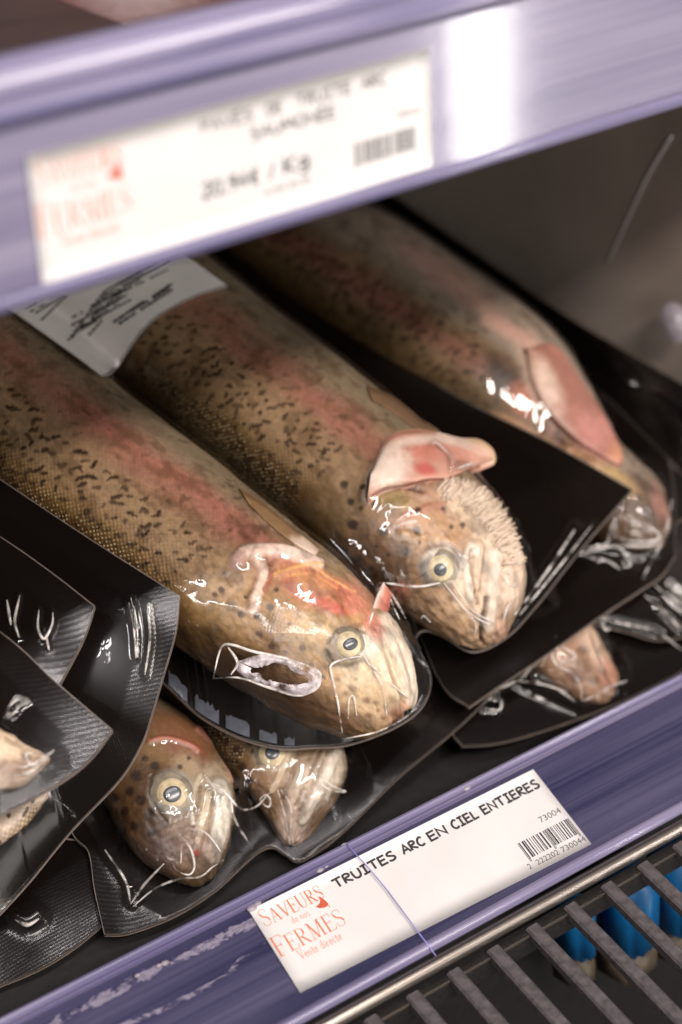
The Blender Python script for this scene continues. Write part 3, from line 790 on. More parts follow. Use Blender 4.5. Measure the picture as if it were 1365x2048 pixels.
# second trout of the top pack
fB = make_fish('B', [(190, 350), (330, 460), (450, 560), (600, 670), (750, 785), (840, 862), (895, 915), (945, 962), (990, 1005), (1028, 1060), (1044, 1115), (1046, 1170), (1028, 1225), (1005, 1265)],
               [(-50, 545), (90, 660), (235, 770), (395, 895), (540, 1015), (620, 1080), (685, 1130), (740, 1175), (785, 1205), (825, 1243), (860, 1268), (900, 1286), (935, 1296), (965, 1296)], 17, 0.72, 560, 300)
hB = 0.685
paint_body(fB, 11, hB, 0.23, 0.075, 0.75, 470, darken=0.97)
pB = [
 ('b', 890, 1120, 190, 135, 48, .6, (160, 126, 94), .8, 0),
 ('b', 800, 1215, 130, 36, 40, .6, (96, 70, 48), .7, 0),
 ('b', 765, 1120, 80, 66, 40, .5, (88, 63, 42), .85, 0), ('b', 800, 1040, 70, 40, 40, .5, (132, 100, 66), .6, 0),
 ('b', 850, 1000, 90, 34, 18, .45, (176, 140, 116), .75, .3), ('b', 790, 1000, 36, 18, 10, .5, (176, 152, 96), .7, .3),
 ('b', 845, 1030, 60, 14, -14, .5, (164, 116, 92), .7, 0), ('b', 880, 1050, 60, 22, 10, .5, (186, 146, 106), .7, 0),
 ('b', 930, 1010, 60, 34, 40, .45, (214, 190, 164), .85, 0),
 ('b', 1005, 1100, 46, 110, -14, .35, (206, 185, 164), .9, .4),
 ('b', 960, 1180, 60, 110, 10, .4, (206, 184, 158), .8, 0),
 ('b', 1020, 1160, 26, 60, 0, .4, (208, 182, 160), .85, .5),
 ('b', 880, 1225, 70, 40, 30, .5, (176, 146, 116), .75, 0), ('b', 930, 1265, 60, 30, 30, .5, (170, 138, 108), .75, 0),
 ('l', XB([(190, 590), (215, 500), (250, 420), (330, 330), (400, 290)]), 14, .4, (232, 214, 198), .95, .9),
 ('l', XB([(300, 480), (360, 430), (450, 420)]), 16, .5, (226, 196, 180), .85, .3),
 ('l', XB([(225, 640), (255, 575), (340, 540), (440, 525), (560, 560)]), 4, .5, (84, 60, 42), .85, -.9),
 ('l', XB([(470, 455), (560, 440), (650, 455)]), 9, .5, (206, 120, 104), .8, 0),
 ('l', XB([(380, 795), (440, 770), (520, 760)]), 3, .6, (206, 186, 176), .7, .2), ('l', XB([(440, 720), (530, 700), (620, 650), (720, 640)]), 4, .5, (176, 118, 96), .7, .2),
 ('l', XB([(430, 850), (520, 880), (640, 880), (760, 900)]), 10, .6, (190, 150, 104), .6, .2),
 ('b', 884, 1130, 44, 42, 0, .25, (196, 184, 170), .85, .6), ('b', 856, 1146, 18, 30, -20, .4, (104, 98, 94), .8, 0),
 ('l', XB([(620, 930), (720, 915), (800, 970), (850, 1060)]), 5, .5, (130, 116, 106), .6, -.3),
 ('l', XB([(890, 930), (860, 1010), (862, 1100), (880, 1190), (888, 1280)]), 8, .45, (220, 206, 188), .85, .6),
 ('l', XB([(935, 930), (945, 1000), (935, 1100), (925, 1200)]), 11, .4, (196, 172, 148), .85, .8),
 ('l', XB([(885, 960), (890, 1080), (912, 1200), (930, 1290)]), 2.4, .5, (122, 94, 74), .85, -.7),
 ('l', XB([(985, 930), (975, 1050), (965, 1180), (945, 1330)]), 2.6, .5, (128, 100, 82), .8, -.7),
 ('l', XB([(1050, 990), (1045, 1120), (1030, 1280), (1010, 1480)]), 11, .6, (206, 190, 173), .85, .8),
 ('l', XB([(1000, 1280), (985, 1400), (965, 1500), (970, 1590)]), 3.2, .5, (84, 60, 50), .85, -.9),
 ('l', XB([(1105, 1000), (1100, 1150), (1085, 1330), (1080, 1480)]), 2.4, .6, (186, 158, 138), .8, -.5),
 ('b', 1000, 1270, 22, 20, 0, .5, (186, 150, 128), .8, .3),
 ('b', 795, 1185, 26, 18, -20, .5, (200, 130, 110), .7, 0),
]
for x, y, r in [(295, 825, 33), (140, 1010, 22), (215, 1080, 21), (525, 820, 26), (530, 687, 22), (710, 675, 17), (835, 787, 20), (450, 968, 28), (545, 905, 14), (145, 668, 17), (90, 785, 34), (40, 950, 24), (30, 510, 28), (155, 530, 22), (75, 625, 26), (170, 1160, 30), (330, 990, 16), (250, 930, 14), (760, 800, 16)]:
    p = XB([(x, y)])[0]; pB.append(('b', p[0], p[1], r / 3.41, r / 3.41, 30, .35, (46, 30, 22), .88, 0))
for x, y, r in [(620, 1310, 30), (750, 1290, 34), (790, 1425, 40), (560, 1450, 40), (900, 1480, 24), (640, 1400, 24), (700, 1370, 20), (850, 1540, 24), (540, 1240, 20), (680, 1480, 26), (1070, 1530, 24)]:
    p = XB([(x, y)])[0]; pB.append(('b', p[0], p[1], r / 3.41, r / 3.41 * .7, 20, .6, (104, 76, 54), .6, 0))
paint_head(fB, pB)
finish_fish(fB, 'whole speckled trout at the centre in the top pack with its gill flap torn open', 'whole trout in vacuum packs')
add_eye(fB, (881, 1136), 26, 13.5, 1.5, (-1, 3), 1.0)

def patch(name, outline_top, outline_bot, h0, fo, colors, mat, n=60, m=24, thick=2.2, bulge=2.0, par=None):
    """a thick flap between two outlines (px); colors: list of prims painted on it"""
    a = spline(outline_top, n); b = spline(outline_bot, n)
    t = np.linspace(0, 1, m)[None, :, None]
    q = (a[:, None] * (1 - t) + b[:, None] * t)
    tt = np.linspace(0, 1, m)[None]; ss = np.linspace(0, 1, n)[:, None]
    prof = np.sqrt(np.clip(1 - (2 * tt - 1) ** 2, 0, 1)) * np.sqrt(np.clip(1 - np.clip((ss - .72) / .28, 0, 1) ** 2, 0, 1)) 
    hh = h0(ss, tt) + 0 * prof if callable(h0) else h0 + 0 * prof
    P = at(q.reshape(-1, 2), (hh + bulge * prof).ravel())
    if fo is not None:
        pq = q.reshape(-1, 2); lo_, hi_ = pq.min(0) - 12, pq.max(0) + 12
        sel = (fo.vis > -.1) & ((fo.px > lo_) & (fo.px < hi_)).all(-1)
        fp, fg = fo.px[sel][::2], fo.G[sel][::2]; dd = np.linalg.norm(P - CAM, axis=1); ld = dd.copy()
        for a_ in range(0, len(pq), 200):
            e_ = ((pq[a_:a_ + 200, None] - fp[None]) ** 2).sum(-1); i_ = e_.argmin(1); near = e_[np.arange(len(i_)), i_] < 30
            df = np.linalg.norm(fg[i_] - CAM, axis=1) - .7 - bulge * .6 * prof.ravel()[a_:a_ + 200]
            ld[a_:a_ + 200] = np.where(near, np.minimum(df, dd[a_:a_ + 200]), dd[a_:a_ + 200])
        k_ = (ld / dd).reshape(n, m)
        k0 = k_.copy()
        for _ in range(60):
            kk = np.pad(k_, 1, mode='edge'); k_ = np.minimum(k0, (kk[2:, 1:-1] + kk[:-2, 1:-1] + kk[1:-1, 2:] + kk[1:-1, :-2]) / 4)
        P = CAM + (P - CAM) * k_.ravel()[:, None]
    Q = P - np.array([0, 0, 1.0]) * (thick * prof.ravel() + 0.25)[:, None]
    col = np.tile(lin(colors[0]), (n * m, 1))
    px = q.reshape(-1, 2)
    hx = fbm(px[:, 0] / 8, px[:, 1] / 8, 4) - .5
    for pr in colors[1:]:
        r, soft = prim_mask(px, pr)
        mk = 1 - smooth(1 - soft, 1 + soft, r + hx * .6)
        col += (lin(pr[-3]) - col) * (mk * pr[-2])[:, None]
    Fg = grid_faces(n, m); k = n * m
    ring = np.array([i * m for i in range(n)] + [(n - 1) * m + j for j in range(1, m)] + [i * m + m - 1 for i in range(n - 2, -1, -1)] + [j for j in range(m - 2, 0, -1)])
    nx = np.roll(ring, -1)
    return mesh_obj(name, np.vstack([P, Q]), np.vstack([Fg, Fg[:, ::-1] + k, np.stack([ring, nx, nx + k, ring + k], 1)]), mat, par or fo.o, col=np.vstack([col, col]))

patch('gill_flap', XB([(215, 420), (330, 190), (480, 130), (640, 145), (820, 190), (950, 200), (1040, 260), (1068, 330)]),
      XB([(190, 600), (300, 540), (430, 520), (600, 480), (740, 470), (850, 420), (980, 370), (1064, 345)]), lambda s, t: 17 + 43 - 15 * s - 3 * t, fB,
      [(206, 158, 140), ('b', 840, 895, 50, 26, 10, .5, (206, 128, 112), .85, 0), ('b', 905, 905, 40, 24, 10, .5, (212, 150, 134), .8, 0), ('l', XB([(240, 330), (400, 230), (560, 200), (700, 190), (900, 235)]), 10, .5, (230, 206, 192), .9, 0),
       ('b', 775, 940, 50, 34, -30, .5, (236, 218, 204), .95, 0), ('b', 850, 938, 22, 12, 20, .5, (196, 92, 88), .85, 0), ('l', XB([(320, 180), (480, 135), (640, 150)]), 7, .6, (170, 120, 100), .7, 0),
       ('l', XB([(900, 200), (1000, 240), (1060, 320)]), 8, .5, (216, 186, 150), .8, 0), ('b', 960, 900, 22, 10, 20, .5, (226, 190, 172), .8, 0)], M_FLESH, thick=5, bulge=4)
# white gill filaments fringing the torn edge
parts = []
edge_line = spline(XB([(740, 480), (840, 500), (930, 550), (1030, 600), (1110, 690), (1160, 780), (1205, 880), (1235, 980), (1250, 1050)]), 46)
inner_line = spline(XB([(700, 560), (780, 590), (870, 640), (950, 700), (1010, 770), (1060, 850), (1100, 930), (1130, 1000), (1160, 1060)]), 46)
for i in range(210):
    t_ = i / 209; a, b = inner_line[int(t_ * 45)], edge_line[int(t_ * 45)]
    ou = (b - a) / np.linalg.norm(b - a); b = b + ou * rng.uniform(0, 17) * math.sin(math.pi * min(1, .15 + t_)) ** .5; a = a + rng.normal(0, 9, 2)
    mid = a * .45 + b * .55 + rng.normal(0, 4.0, 2)
    pa, na = surf_at(fB, a); pm, nm = surf_at(fB, mid)
    pb = at([b], np.array([17 + 24 - 6 * t_]))[0]; pe = surf_at(fB, b)[0]
    pb = pb if np.linalg.norm(pb - CAM) < np.linalg.norm(pe - CAM) else pe
    parts.append(tube(spline(np.array([pa + na * .2, pm + nm * rng.uniform(.4, 1.6), pb]), 7), np.array([.35, .5, .52, .5, .42, .32, .15]) * rng.uniform(.6, 1.2), 6))
V_, F_ = join(parts)
mesh_obj('gill_filaments', V_, F_, M_FLESH, fB.o, col=cols((208, 190, 170), len(V_)) * (0.92 + 0.12 * rng.random((len(V_), 1))))['kind'] = 'stuff'
# pectoral fins
patch('pectoral_fin', [(478, 975), (530, 1008), (580, 1050), (640, 1100)], [(500, 1010), (540, 1050), (585, 1085), (632, 1112)], lambda s, t: 17 + 30 - 8 * s + 0 * t, fA,
      [(158, 126, 92), ('l', [(480, 980), (540, 1016), (600, 1066)], 5, .6, (120, 88, 60), .8, 0), ('b', 610, 1095, 30, 16, 40, .5, (222, 200, 184), .9, 0)], M_FIN, thick=1.2, bulge=1.2)
patch('pectoral_fin', [(735, 770), (790, 795), (840, 835), (880, 862)], [(745, 800), (785, 825), (825, 852), (865, 868)], lambda s, t: 17 + 28 - 4 * s + 0 * t, fB,
      [(136, 108, 82), ('l', [(740, 775), (800, 805), (850, 845)], 5, .6, (104, 78, 58), .8, 0)], M_FIN, thick=1.2, bulge=1.2)

patch('gill_membrane', [(734, 1252), (744, 1222), (756, 1190), (767, 1164)], [(754, 1278), (766, 1248), (778, 1218), (784, 1186)], lambda s, t: 17 + 30 + 5 * s - 8 * t, None,
      [(206, 134, 116), ('l', [(738, 1250), (752, 1205), (766, 1166)], 8, .5, (226, 190, 176), .9, 0), ('b', 772, 1225, 7, 40, 15, .5, (190, 104, 90), .7, 0)], M_FLESH, thick=1.5, bulge=1.5, par=fA.o)
# trout of the pack behind, right
fC = make_fish('C', [(560, 360), (700, 420), (800, 472), (900, 540), (1010, 612), (1085, 668), (1145, 745), (1195, 840), (1250, 915), (1305, 960), (1332, 1010), (1342, 1055)],
               [(400, 490), (520, 585), (620, 660), (720, 728), (830, 800), (940, 868), (1030, 925), (1100, 985), (1160, 1045), (1215, 1092), (1262, 1112), (1300, 1105)], -8, 0.72, 380, 200)
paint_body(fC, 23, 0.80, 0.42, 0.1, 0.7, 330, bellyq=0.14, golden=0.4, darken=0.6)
paint_head(fC, [('b', 1010, 760, 26, 60, -35, .5, (54, 36, 24), .95, 0), ('b', 1045, 800, 26, 34, -30, .5, (176, 96, 60), .9, 0), ('b', 1090, 760, 34, 90, -25, .5, (226, 196, 178), .9, .6),
  ('b', 1140, 800, 36, 90, -30, .5, (214, 156, 138), .9, .3), ('b', 1195, 880, 40, 50, -30, .5, (206, 150, 142), .9, 0), ('l', [(980, 640), (1060, 690), (1120, 760), (1150, 820)], 16, .6, (216, 172, 156), .8, 0),
  ('l', [(930, 840), (1010, 850), (1100, 900), (1180, 930)], 18, .5, (200, 150, 110), .85, .3), ('b', 1270, 1030, 90, 80, 40, .5, (84, 62, 44), .92, 0), ('b', 1230, 960, 50, 20, 35, .5, (190, 160, 112), .8, 0),
  ('b', 900, 560, 120, 22, 36, .6, (206, 160, 146), .6, 0), ('b', 1320, 1010, 14, 40, -20, .5, (150, 108, 98), .8, 0)] +
  [('b', 1210 + 16 * (i % 5) + 6 * (i // 5), 985 + 9 * (i % 3) + 12 * (i // 5), 4, 4, 0, .5, (60, 40, 28), .8, 0) for i in range(14)])
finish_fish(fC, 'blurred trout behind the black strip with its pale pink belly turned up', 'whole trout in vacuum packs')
patch('gill_flap', [(1050, 700), (1110, 690), (1170, 770), (1215, 840), (1242, 895), (1246, 928)], [(1053, 694), (1062, 760), (1092, 824), (1140, 872), (1190, 905), (1240, 932)], lambda s, t: 24 - 6 * s - 2 * t, fC,
      [(176, 122, 108), ('l', [(1053, 694), (1062, 760), (1092, 824), (1150, 880)], 16, .8, (150, 112, 94), .85, 0), ('b', 1095, 765, 20, 56, -25, .6, (226, 200, 184), .9, 0), ('b', 1190, 860, 40, 34, 40, .5, (202, 142, 134), .9, 0), ('b', 1235, 905, 16, 20, 30, .5, (206, 150, 118), .8, 0)], M_FLESH, thick=4, bulge=3)

# trout of the lower pack
fF = make_fish('F', [(210, 1180), (265, 1290), (312, 1372), (352, 1420), (402, 1448), (435, 1492), (458, 1530), (467, 1580), (468, 1640), (455, 1695), (432, 1728)],
               [(-60, 1330), (60, 1470), (140, 1550), (185, 1595), (208, 1632), (228, 1672), (255, 1712), (288, 1742), (325, 1762), (365, 1770), (395, 1762)], -20, 0.66, 360, 240)
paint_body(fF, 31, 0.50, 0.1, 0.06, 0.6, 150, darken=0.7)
pF = [
 ('b', 340, 1580, 150, 170, 30, .25, (112, 82, 54), .8, 0), ('b', 290, 1600, 60, 90, 20, .5, (88, 62, 40), .8, 0),
 ('b', 360, 1470, 70, 34, 20, .5, (140, 96, 64), .75, .3), ('b', 330, 1500, 50, 30, 0, .5, (156, 120, 76), .6, 0), ('b', 370, 1500, 50, 26, 30, .5, (128, 72, 52), .65, 0),
 ('l', XF([(680, 640), (760, 630), (860, 660), (900, 690)]), 4, .5, (196, 120, 98), .8, .5), ('l', XF([(900, 590), (980, 660), (1030, 740), (1050, 820)]), 7, .5, (182, 122, 104), .85, .5),
 ('b', 380, 1540, 40, 26, 40, .5, (184, 160, 126), .75, .2),
 ('b', 344, 1588, 47, 47, 0, .22, (180, 176, 166), .9, .6), ('b', 344, 1626, 20, 22, 0, .4, (176, 168, 156), .8, .3), ('l', XF([(690, 800), (685, 880), (720, 960), (760, 1010)]), 4, .5, (96, 84, 74), .8, -.3),
 ('l', XF([(910, 800), (880, 880), (870, 960), (880, 1010)]), 6, .5, (196, 182, 160), .8, .5),
 ('b', 428, 1605, 34, 75, 0, .35, (206, 186, 158), .85, .5), ('l', XF([(990, 850), (1010, 960), (985, 1080), (960, 1160)]), 17, .4, (228, 218, 202), .92, .9),
 ('l', XF([(945, 880), (930, 960), (905, 1060), (890, 1150)]), 7, .5, (216, 196, 168), .85, .5), ('l', XF([(915, 850), (900, 980), (880, 1080)]), 2.4, .5, (120, 94, 74), .85, -.6), ('l', XF([(965, 880), (955, 1000), (930, 1110)]), 2.2, .5, (150, 124, 100), .85, -.6), ('l', XF([(1035, 900), (1040, 1000), (1015, 1120)]), 2, .5, (176, 156, 136), .8, -.4),
 ('b', 330, 1700, 46, 40, 30, .5, (96, 78, 74), .8, 0), ('b', 395, 1705, 34, 36, 0, .5, (164, 136, 118), .8, .2), ('b', 390, 1705, 7, 6, 0, .5, (190, 60, 46), .8, 0), ('b', 360, 1660, 40, 26, 30, .5, (104, 74, 50), .6, 0),
]
for x, y, r in [(705, 755, 22), (620, 800, 26), (590, 870, 22), (640, 910, 24), (680, 970, 22), (750, 1020, 18), (570, 960, 20), (520, 900, 22), (660, 720, 16), (820, 760, 12), (610, 1030, 20), (690, 1060, 18), (860, 720, 10)]:
    p = XF([(x, y)])[0]; pF.append(('b', p[0], p[1], r / 2.275, r / 2.275, 30, .4, (42, 27, 19), .85, 0))
paint_head(fF, pF)
fF.col *= .8  # painted darker for the shade this trout lies in
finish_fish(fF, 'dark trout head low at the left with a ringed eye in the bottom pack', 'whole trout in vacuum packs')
add_eye(fF, (344, 1588), 30, 16.5, 1.42, (0, 2), 1.12)
fG = make_fish('G', [(430, 1230), (540, 1320), (625, 1405), (680, 1468), (700, 1505), (692, 1548), (665, 1592), (635, 1635), (612, 1665), (600, 1685)],
               [(260, 1370), (355, 1445), (415, 1500), (452, 1552), (475, 1590), (498, 1622), (522, 1650), (545, 1675), (560, 1690), (575, 1696)], -20, 0.66, 300, 220)
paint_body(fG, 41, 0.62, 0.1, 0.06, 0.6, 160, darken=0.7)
pG = [('b', 580, 1560, 130, 120, 40, .3, (150, 122, 92), .8, 0), ('b', 480, 1520, 60, 50, 30, .5, (116, 86, 54), .7, 0), ('b', 520, 1590, 50, 46, 30, .5, (156, 124, 100), .7, 0),
 ('b', 640, 1560, 70, 36, -50, .4, (220, 204, 184), .9, .6), ('b', 590, 1640, 30, 60, 20, .5, (226, 202, 186), .85, .4), ('b', 545, 1508, 44, 36, 0, .3, (176, 160, 136), .85, .4),
 ('l', [(580, 1495), (560, 1550), (545, 1580)], 7, .5, (206, 184, 156), .8, .5), ('l', [(600, 1490), (585, 1550), (565, 1600)], 2.4, .5, (120, 92, 72), .8, -.6), ('l', [(640, 1500), (615, 1560), (590, 1610)], 3, .5, (150, 118, 94), .8, -.6), ('l', [(670, 1505), (640, 1570), (605, 1640)], 10, .5, (232, 218, 202), .9, .7),
 ('l', [(655, 1500), (628, 1562), (598, 1622)], 1.8, .5, (150, 120, 96), .8, -.5)]
for x, y, r in [(1075, 690, 26), (1100, 760, 22), (1070, 740, 18), (1030, 640, 20), (1140, 640, 22), (1190, 620, 16), (1180, 740, 14), (1130, 820, 20), (1080, 820, 16), (1150, 690, 12)]:
    p = XF([(x, y)])[0]; pG.append(('b', p[0], p[1], r / 2.275, r / 2.275, 30, .4, (46, 30, 21), .85, 0))
paint_head(fG, pG)
fG.col *= .82  # shade under the pack above put into the skin colour
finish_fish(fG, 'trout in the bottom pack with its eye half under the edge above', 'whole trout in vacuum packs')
add_eye(fG, (546, 1508), 27, 14, 1.35, (0, 0))
# trout of the low pack at the right
fE = make_fish('E', [(1010, 1050), (1095, 1150), (1150, 1215), (1180, 1256), (1205, 1296), (1234, 1334), (1250, 1362)],
               [(880, 1180), (965, 1270), (1020, 1318), (1065, 1352), (1110, 1382), (1160, 1402), (1205, 1398)], -18, 0.62, 200, 140)
paint_body(fE, 51, 0.55, 0.3, 0.1, 0.4, 60, darken=0.9)
paint_head(fE, [('b', 1170, 1320, 100, 80, 40, .3, (160, 124, 100), .85, 0), ('b', 1195, 1290, 24, 60, -30, .5, (206, 178, 156), .85, .4), ('b', 1225, 1345, 26, 34, -30, .5, (190, 140, 118), .8, 0), ('b', 1150, 1350, 24, 20, 0, .5, (104, 74, 56), .7, 0), ('b', 1190, 1360, 14, 10, 0, .5, (96, 66, 50), .7, 0), ('b', 1165, 1300, 12, 9, 0, .5, (90, 62, 46), .7, 0), ('l', [(1180, 1270), (1200, 1320), (1225, 1370)], 2.5, .5, (120, 88, 70), .8, -.5)])
finish_fish(fE, 'trout snout in the low pack at the right, half under a seam', 'whole trout in vacuum packs')
# pale bellies at the left edge
fH = make_fish('H', [(-300, 1300), (-120, 1392), (-20, 1440), (50, 1478), (88, 1500), (106, 1518)], [(-360, 1450), (-180, 1545), (-70, 1588), (10, 1588), (62, 1560), (98, 1530)], 61, 0.5, 220, 140)
paint_body(fH, 61, 0.7, 0.5, 0.1, 0.2, 40, bellyq=0.8)
paint_head(fH, [('b', 20, 1480, 70, 40, 30, .4, (226, 200, 172), .9, 0), ('b', 30, 1540, 90, 26, -10, .5, (120, 92, 72), .7, 0)])
finish_fish(fH, 'pale trout belly in the uppermost pack cut by the left edge', 'whole trout in vacuum packs')
fI = make_fish('I', [(-200, 1680), (-80, 1632), (20, 1592), (70, 1576), (98, 1580)], [(-200, 1790), (-90, 1742), (0, 1692), (55, 1640), (92, 1596)], 24, 0.4, 160, 120)
paint_body(fI, 71, 0.9, 0.5, 0.1, 0.2, 10, bellyq=0.9)
finish_fish(fI, 'pale strip of trout belly just under the lowest corner of the uppermost pack', 'whole trout in vacuum packs')

# ------------------------------------------------------------------ the packs
GP = 'vacuum packs of trout stacked on the shelf'
kAB = make_pack('large top pack holding two speckled trout under one white label', [
    [(-330, 690, 17), (50, 560, 17), (430, 470, 17)],
    [(430, 470, 17), (700, 655, 20), (900, 785, 22), (1100, 886, 22), (1265, 980, 20)],
    [(330, 1368, 14), (400, 1432, 13), (480, 1475, 13), (560, 1496, 13), (630, 1494, 14), (700, 1488, 16), (790, 1454, 18), (845, 1412, 20), (863, 1355, 22), (842, 1305, 23), (832, 1275, 23), (850, 1260, 22), (890, 1275, 20), (945, 1303, 20), (1010, 1276, 20), (1070, 1215, 20), (1165, 1095, 20), (1265, 980, 20)],
    [(-330, 690, 17), (0, 1030, 17), (330, 1368, 14)]], 480, 440, [fA, fB],
    ridges=[([(427, 1357), (436, 1315), (446, 1291), (466, 1290), (510, 1304), (575, 1318), (632, 1340), (642, 1358), (630, 1378), (596, 1391), (540, 1376), (480, 1356), (427, 1357)], 2.2, 12),
            ([(455, 1292), (475, 1325), (462, 1350)], 1.4, 10), 
            ([(728, 1312), (690, 1318), (663, 1330), (664, 1352), (676, 1405), (685, 1466)], 1.5),
            ([(728, 1312), (765, 1372), (774, 1430)], 1.3), ([(730, 1316), (770, 1356), (815, 1395)], 1.2),
            ([(697, 1438), (699, 1398), (708, 1394), (714, 1432)], 1.1, 5),
            ([(738, 1252), (752, 1205), (766, 1165)], 4.0, 10), ([(766, 1165), (800, 1170), (840, 1173), (880, 1166)], 3.0, 8),
            ([(772, 1175), (786, 1210), (800, 1240)], 1.2, 4), ([(776, 1175), (800, 1215), (812, 1238)], 1.0, 4),
            ([(888, 1166), (935, 1222), (978, 1250)], 1.4, 5), ([(905, 1164), (945, 1220), (990, 1246)], 1.2, 4), ([(890, 1168), (940, 1232), (952, 1245), (951, 1270)], 1.3, 4),
            ([(1003, 1143), (1014, 1165), (1024, 1172), (1032, 1165), (1020, 1148), (1003, 1143)], 1.0, 4),
            ([(862, 893), (872, 885), (890, 900), (903, 915), (906, 938)], 1.2, 5), ([(906, 940), (950, 925), (988, 915)], 1.5, 6),
            ([(842, 1240), (848, 1232), (862, 1245)], .9, 4), ([(1040, 1180), (1015, 1215), (1005, 1255)], 1.2, 5), ([(1150, 1060), (1090, 1150), (1030, 1230)], 2.5, 14), ([(1185, 1050), (1110, 1145), (1040, 1230)], 1.6, 7), ([(690, 1478), (760, 1462), (820, 1428), (846, 1390)], 1.3, 5)], iters=70, group=GP)
def film_points(fos, pk, pp, lift):
    out = []
    for p in pp:
        d = np.hypot(pk.px[..., 0] - p[0], pk.px[..., 1] - p[1]); d = np.where(d < 7, np.linalg.norm(pk.GF - CAM, axis=-1), 1e5 + d)
        i, j = np.unravel_index(np.argmin(d), d.shape); q = np.linalg.norm(pk.GF[i, j] - CAM)
        for fo in fos:
            near = np.hypot(fo.px[..., 0] - p[0], fo.px[..., 1] - p[1]) < 6
            if near.any(): q = min(q, np.linalg.norm(fo.G[near] - CAM, axis=-1).min() - .3)
        out.append(q)
    out = np.array(out)
    for _ in range(6): out = (np.roll(out, 1) + 2 * out + np.roll(out, -1)) / 4
    dr = rays(pp); dr /= np.linalg.norm(dr, axis=1, keepdims=True)
    return CAM + dr * (out - lift)[:, None]
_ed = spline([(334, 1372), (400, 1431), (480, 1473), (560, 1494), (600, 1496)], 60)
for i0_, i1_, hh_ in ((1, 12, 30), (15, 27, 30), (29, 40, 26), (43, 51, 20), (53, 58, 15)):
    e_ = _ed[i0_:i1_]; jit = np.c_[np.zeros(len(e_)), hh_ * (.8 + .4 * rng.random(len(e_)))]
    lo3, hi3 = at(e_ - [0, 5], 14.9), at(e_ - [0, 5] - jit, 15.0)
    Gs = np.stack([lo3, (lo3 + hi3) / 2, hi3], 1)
    mesh_obj('seal_reflection', Gs.reshape(-1, 3), grid_faces(len(e_), 3), M_SEAL_REFL, kAB.o)  # blue-grey quads painted as reflections along the sealed edge
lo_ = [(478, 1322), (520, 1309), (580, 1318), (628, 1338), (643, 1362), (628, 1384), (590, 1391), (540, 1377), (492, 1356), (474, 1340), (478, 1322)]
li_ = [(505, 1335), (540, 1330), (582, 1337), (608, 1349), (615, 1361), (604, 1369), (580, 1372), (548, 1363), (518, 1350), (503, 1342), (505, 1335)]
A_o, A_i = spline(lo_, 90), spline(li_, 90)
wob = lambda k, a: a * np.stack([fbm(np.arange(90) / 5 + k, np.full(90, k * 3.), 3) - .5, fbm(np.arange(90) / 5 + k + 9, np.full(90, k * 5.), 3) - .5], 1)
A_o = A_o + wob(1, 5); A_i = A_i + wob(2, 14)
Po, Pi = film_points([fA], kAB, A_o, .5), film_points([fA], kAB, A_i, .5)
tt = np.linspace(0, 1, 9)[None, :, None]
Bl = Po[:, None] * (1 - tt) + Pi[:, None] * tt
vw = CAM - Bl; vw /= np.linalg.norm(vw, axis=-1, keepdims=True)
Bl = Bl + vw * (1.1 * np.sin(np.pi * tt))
mesh_obj('film_glare', Bl.reshape(-1, 3), grid_faces(90, 9), M_GLARE, kAB.o)  # pinkish-white ring painted as glare on the film
kFG = make_pack('bottom pack of two trout, wavy front edge behind the price rail', [
    [(60, 1300, -13), (550, 1060, -8), (1150, 1215, 2)],
    [(1150, 1215, 2), (1082, 1283, 0), (937, 1436, -6), (800, 1552, -10), (700, 1650, -14), (655, 1690, -16)],
    [(210, 1870, -16), (260, 1866, -17), (350, 1832, -17), (430, 1782, -17), (490, 1727, -17), (520, 1702, -17), (545, 1694, -17), (570, 1708, -17), (600, 1722, -17), (655, 1690, -16)],
    [(60, 1300, -13), (120, 1560, -14), (145, 1665, -16), (178, 1705, -16), (190, 1780, -16), (210, 1870, -16)]], 360, 360, [fF, fG],
    ridges=[([(412, 1556), (425, 1570), (450, 1585), (470, 1608), (488, 1620), (515, 1612), (535, 1590), (545, 1584)], 1.6, 6),
            ([(362, 1728), (364, 1700), (372, 1685), (384, 1705), (389, 1735), (378, 1750), (355, 1742), (346, 1730)], 1.3, 5),
            ([(262, 1808), (290, 1768), (328, 1728)], 2.2, 8), ([(266, 1814), (310, 1778), (360, 1758), (400, 1754), (425, 1735), (448, 1720)], 1.8, 6),
            ([(380, 1660), (405, 1662), (425, 1680), (442, 1704)], 1.1, 4), ([(556, 1580), (572, 1640), (580, 1690)], 1.6, 5), ([(562, 1580), (582, 1615), (580, 1685)], 1.2, 4),
            ([(520, 1598), (532, 1590), (541, 1600), (538, 1614), (526, 1608), (520, 1598)], 1.0, 4), ([(640, 1552), (665, 1572), (692, 1584), (660, 1580), (642, 1566), (640, 1552)], 1.1, 4), ([(210, 1700), (250, 1760), (262, 1810)], 2, 10), ([(500, 1690), (470, 1640), (462, 1600)], 2, 9)], iters=80, group=GP)
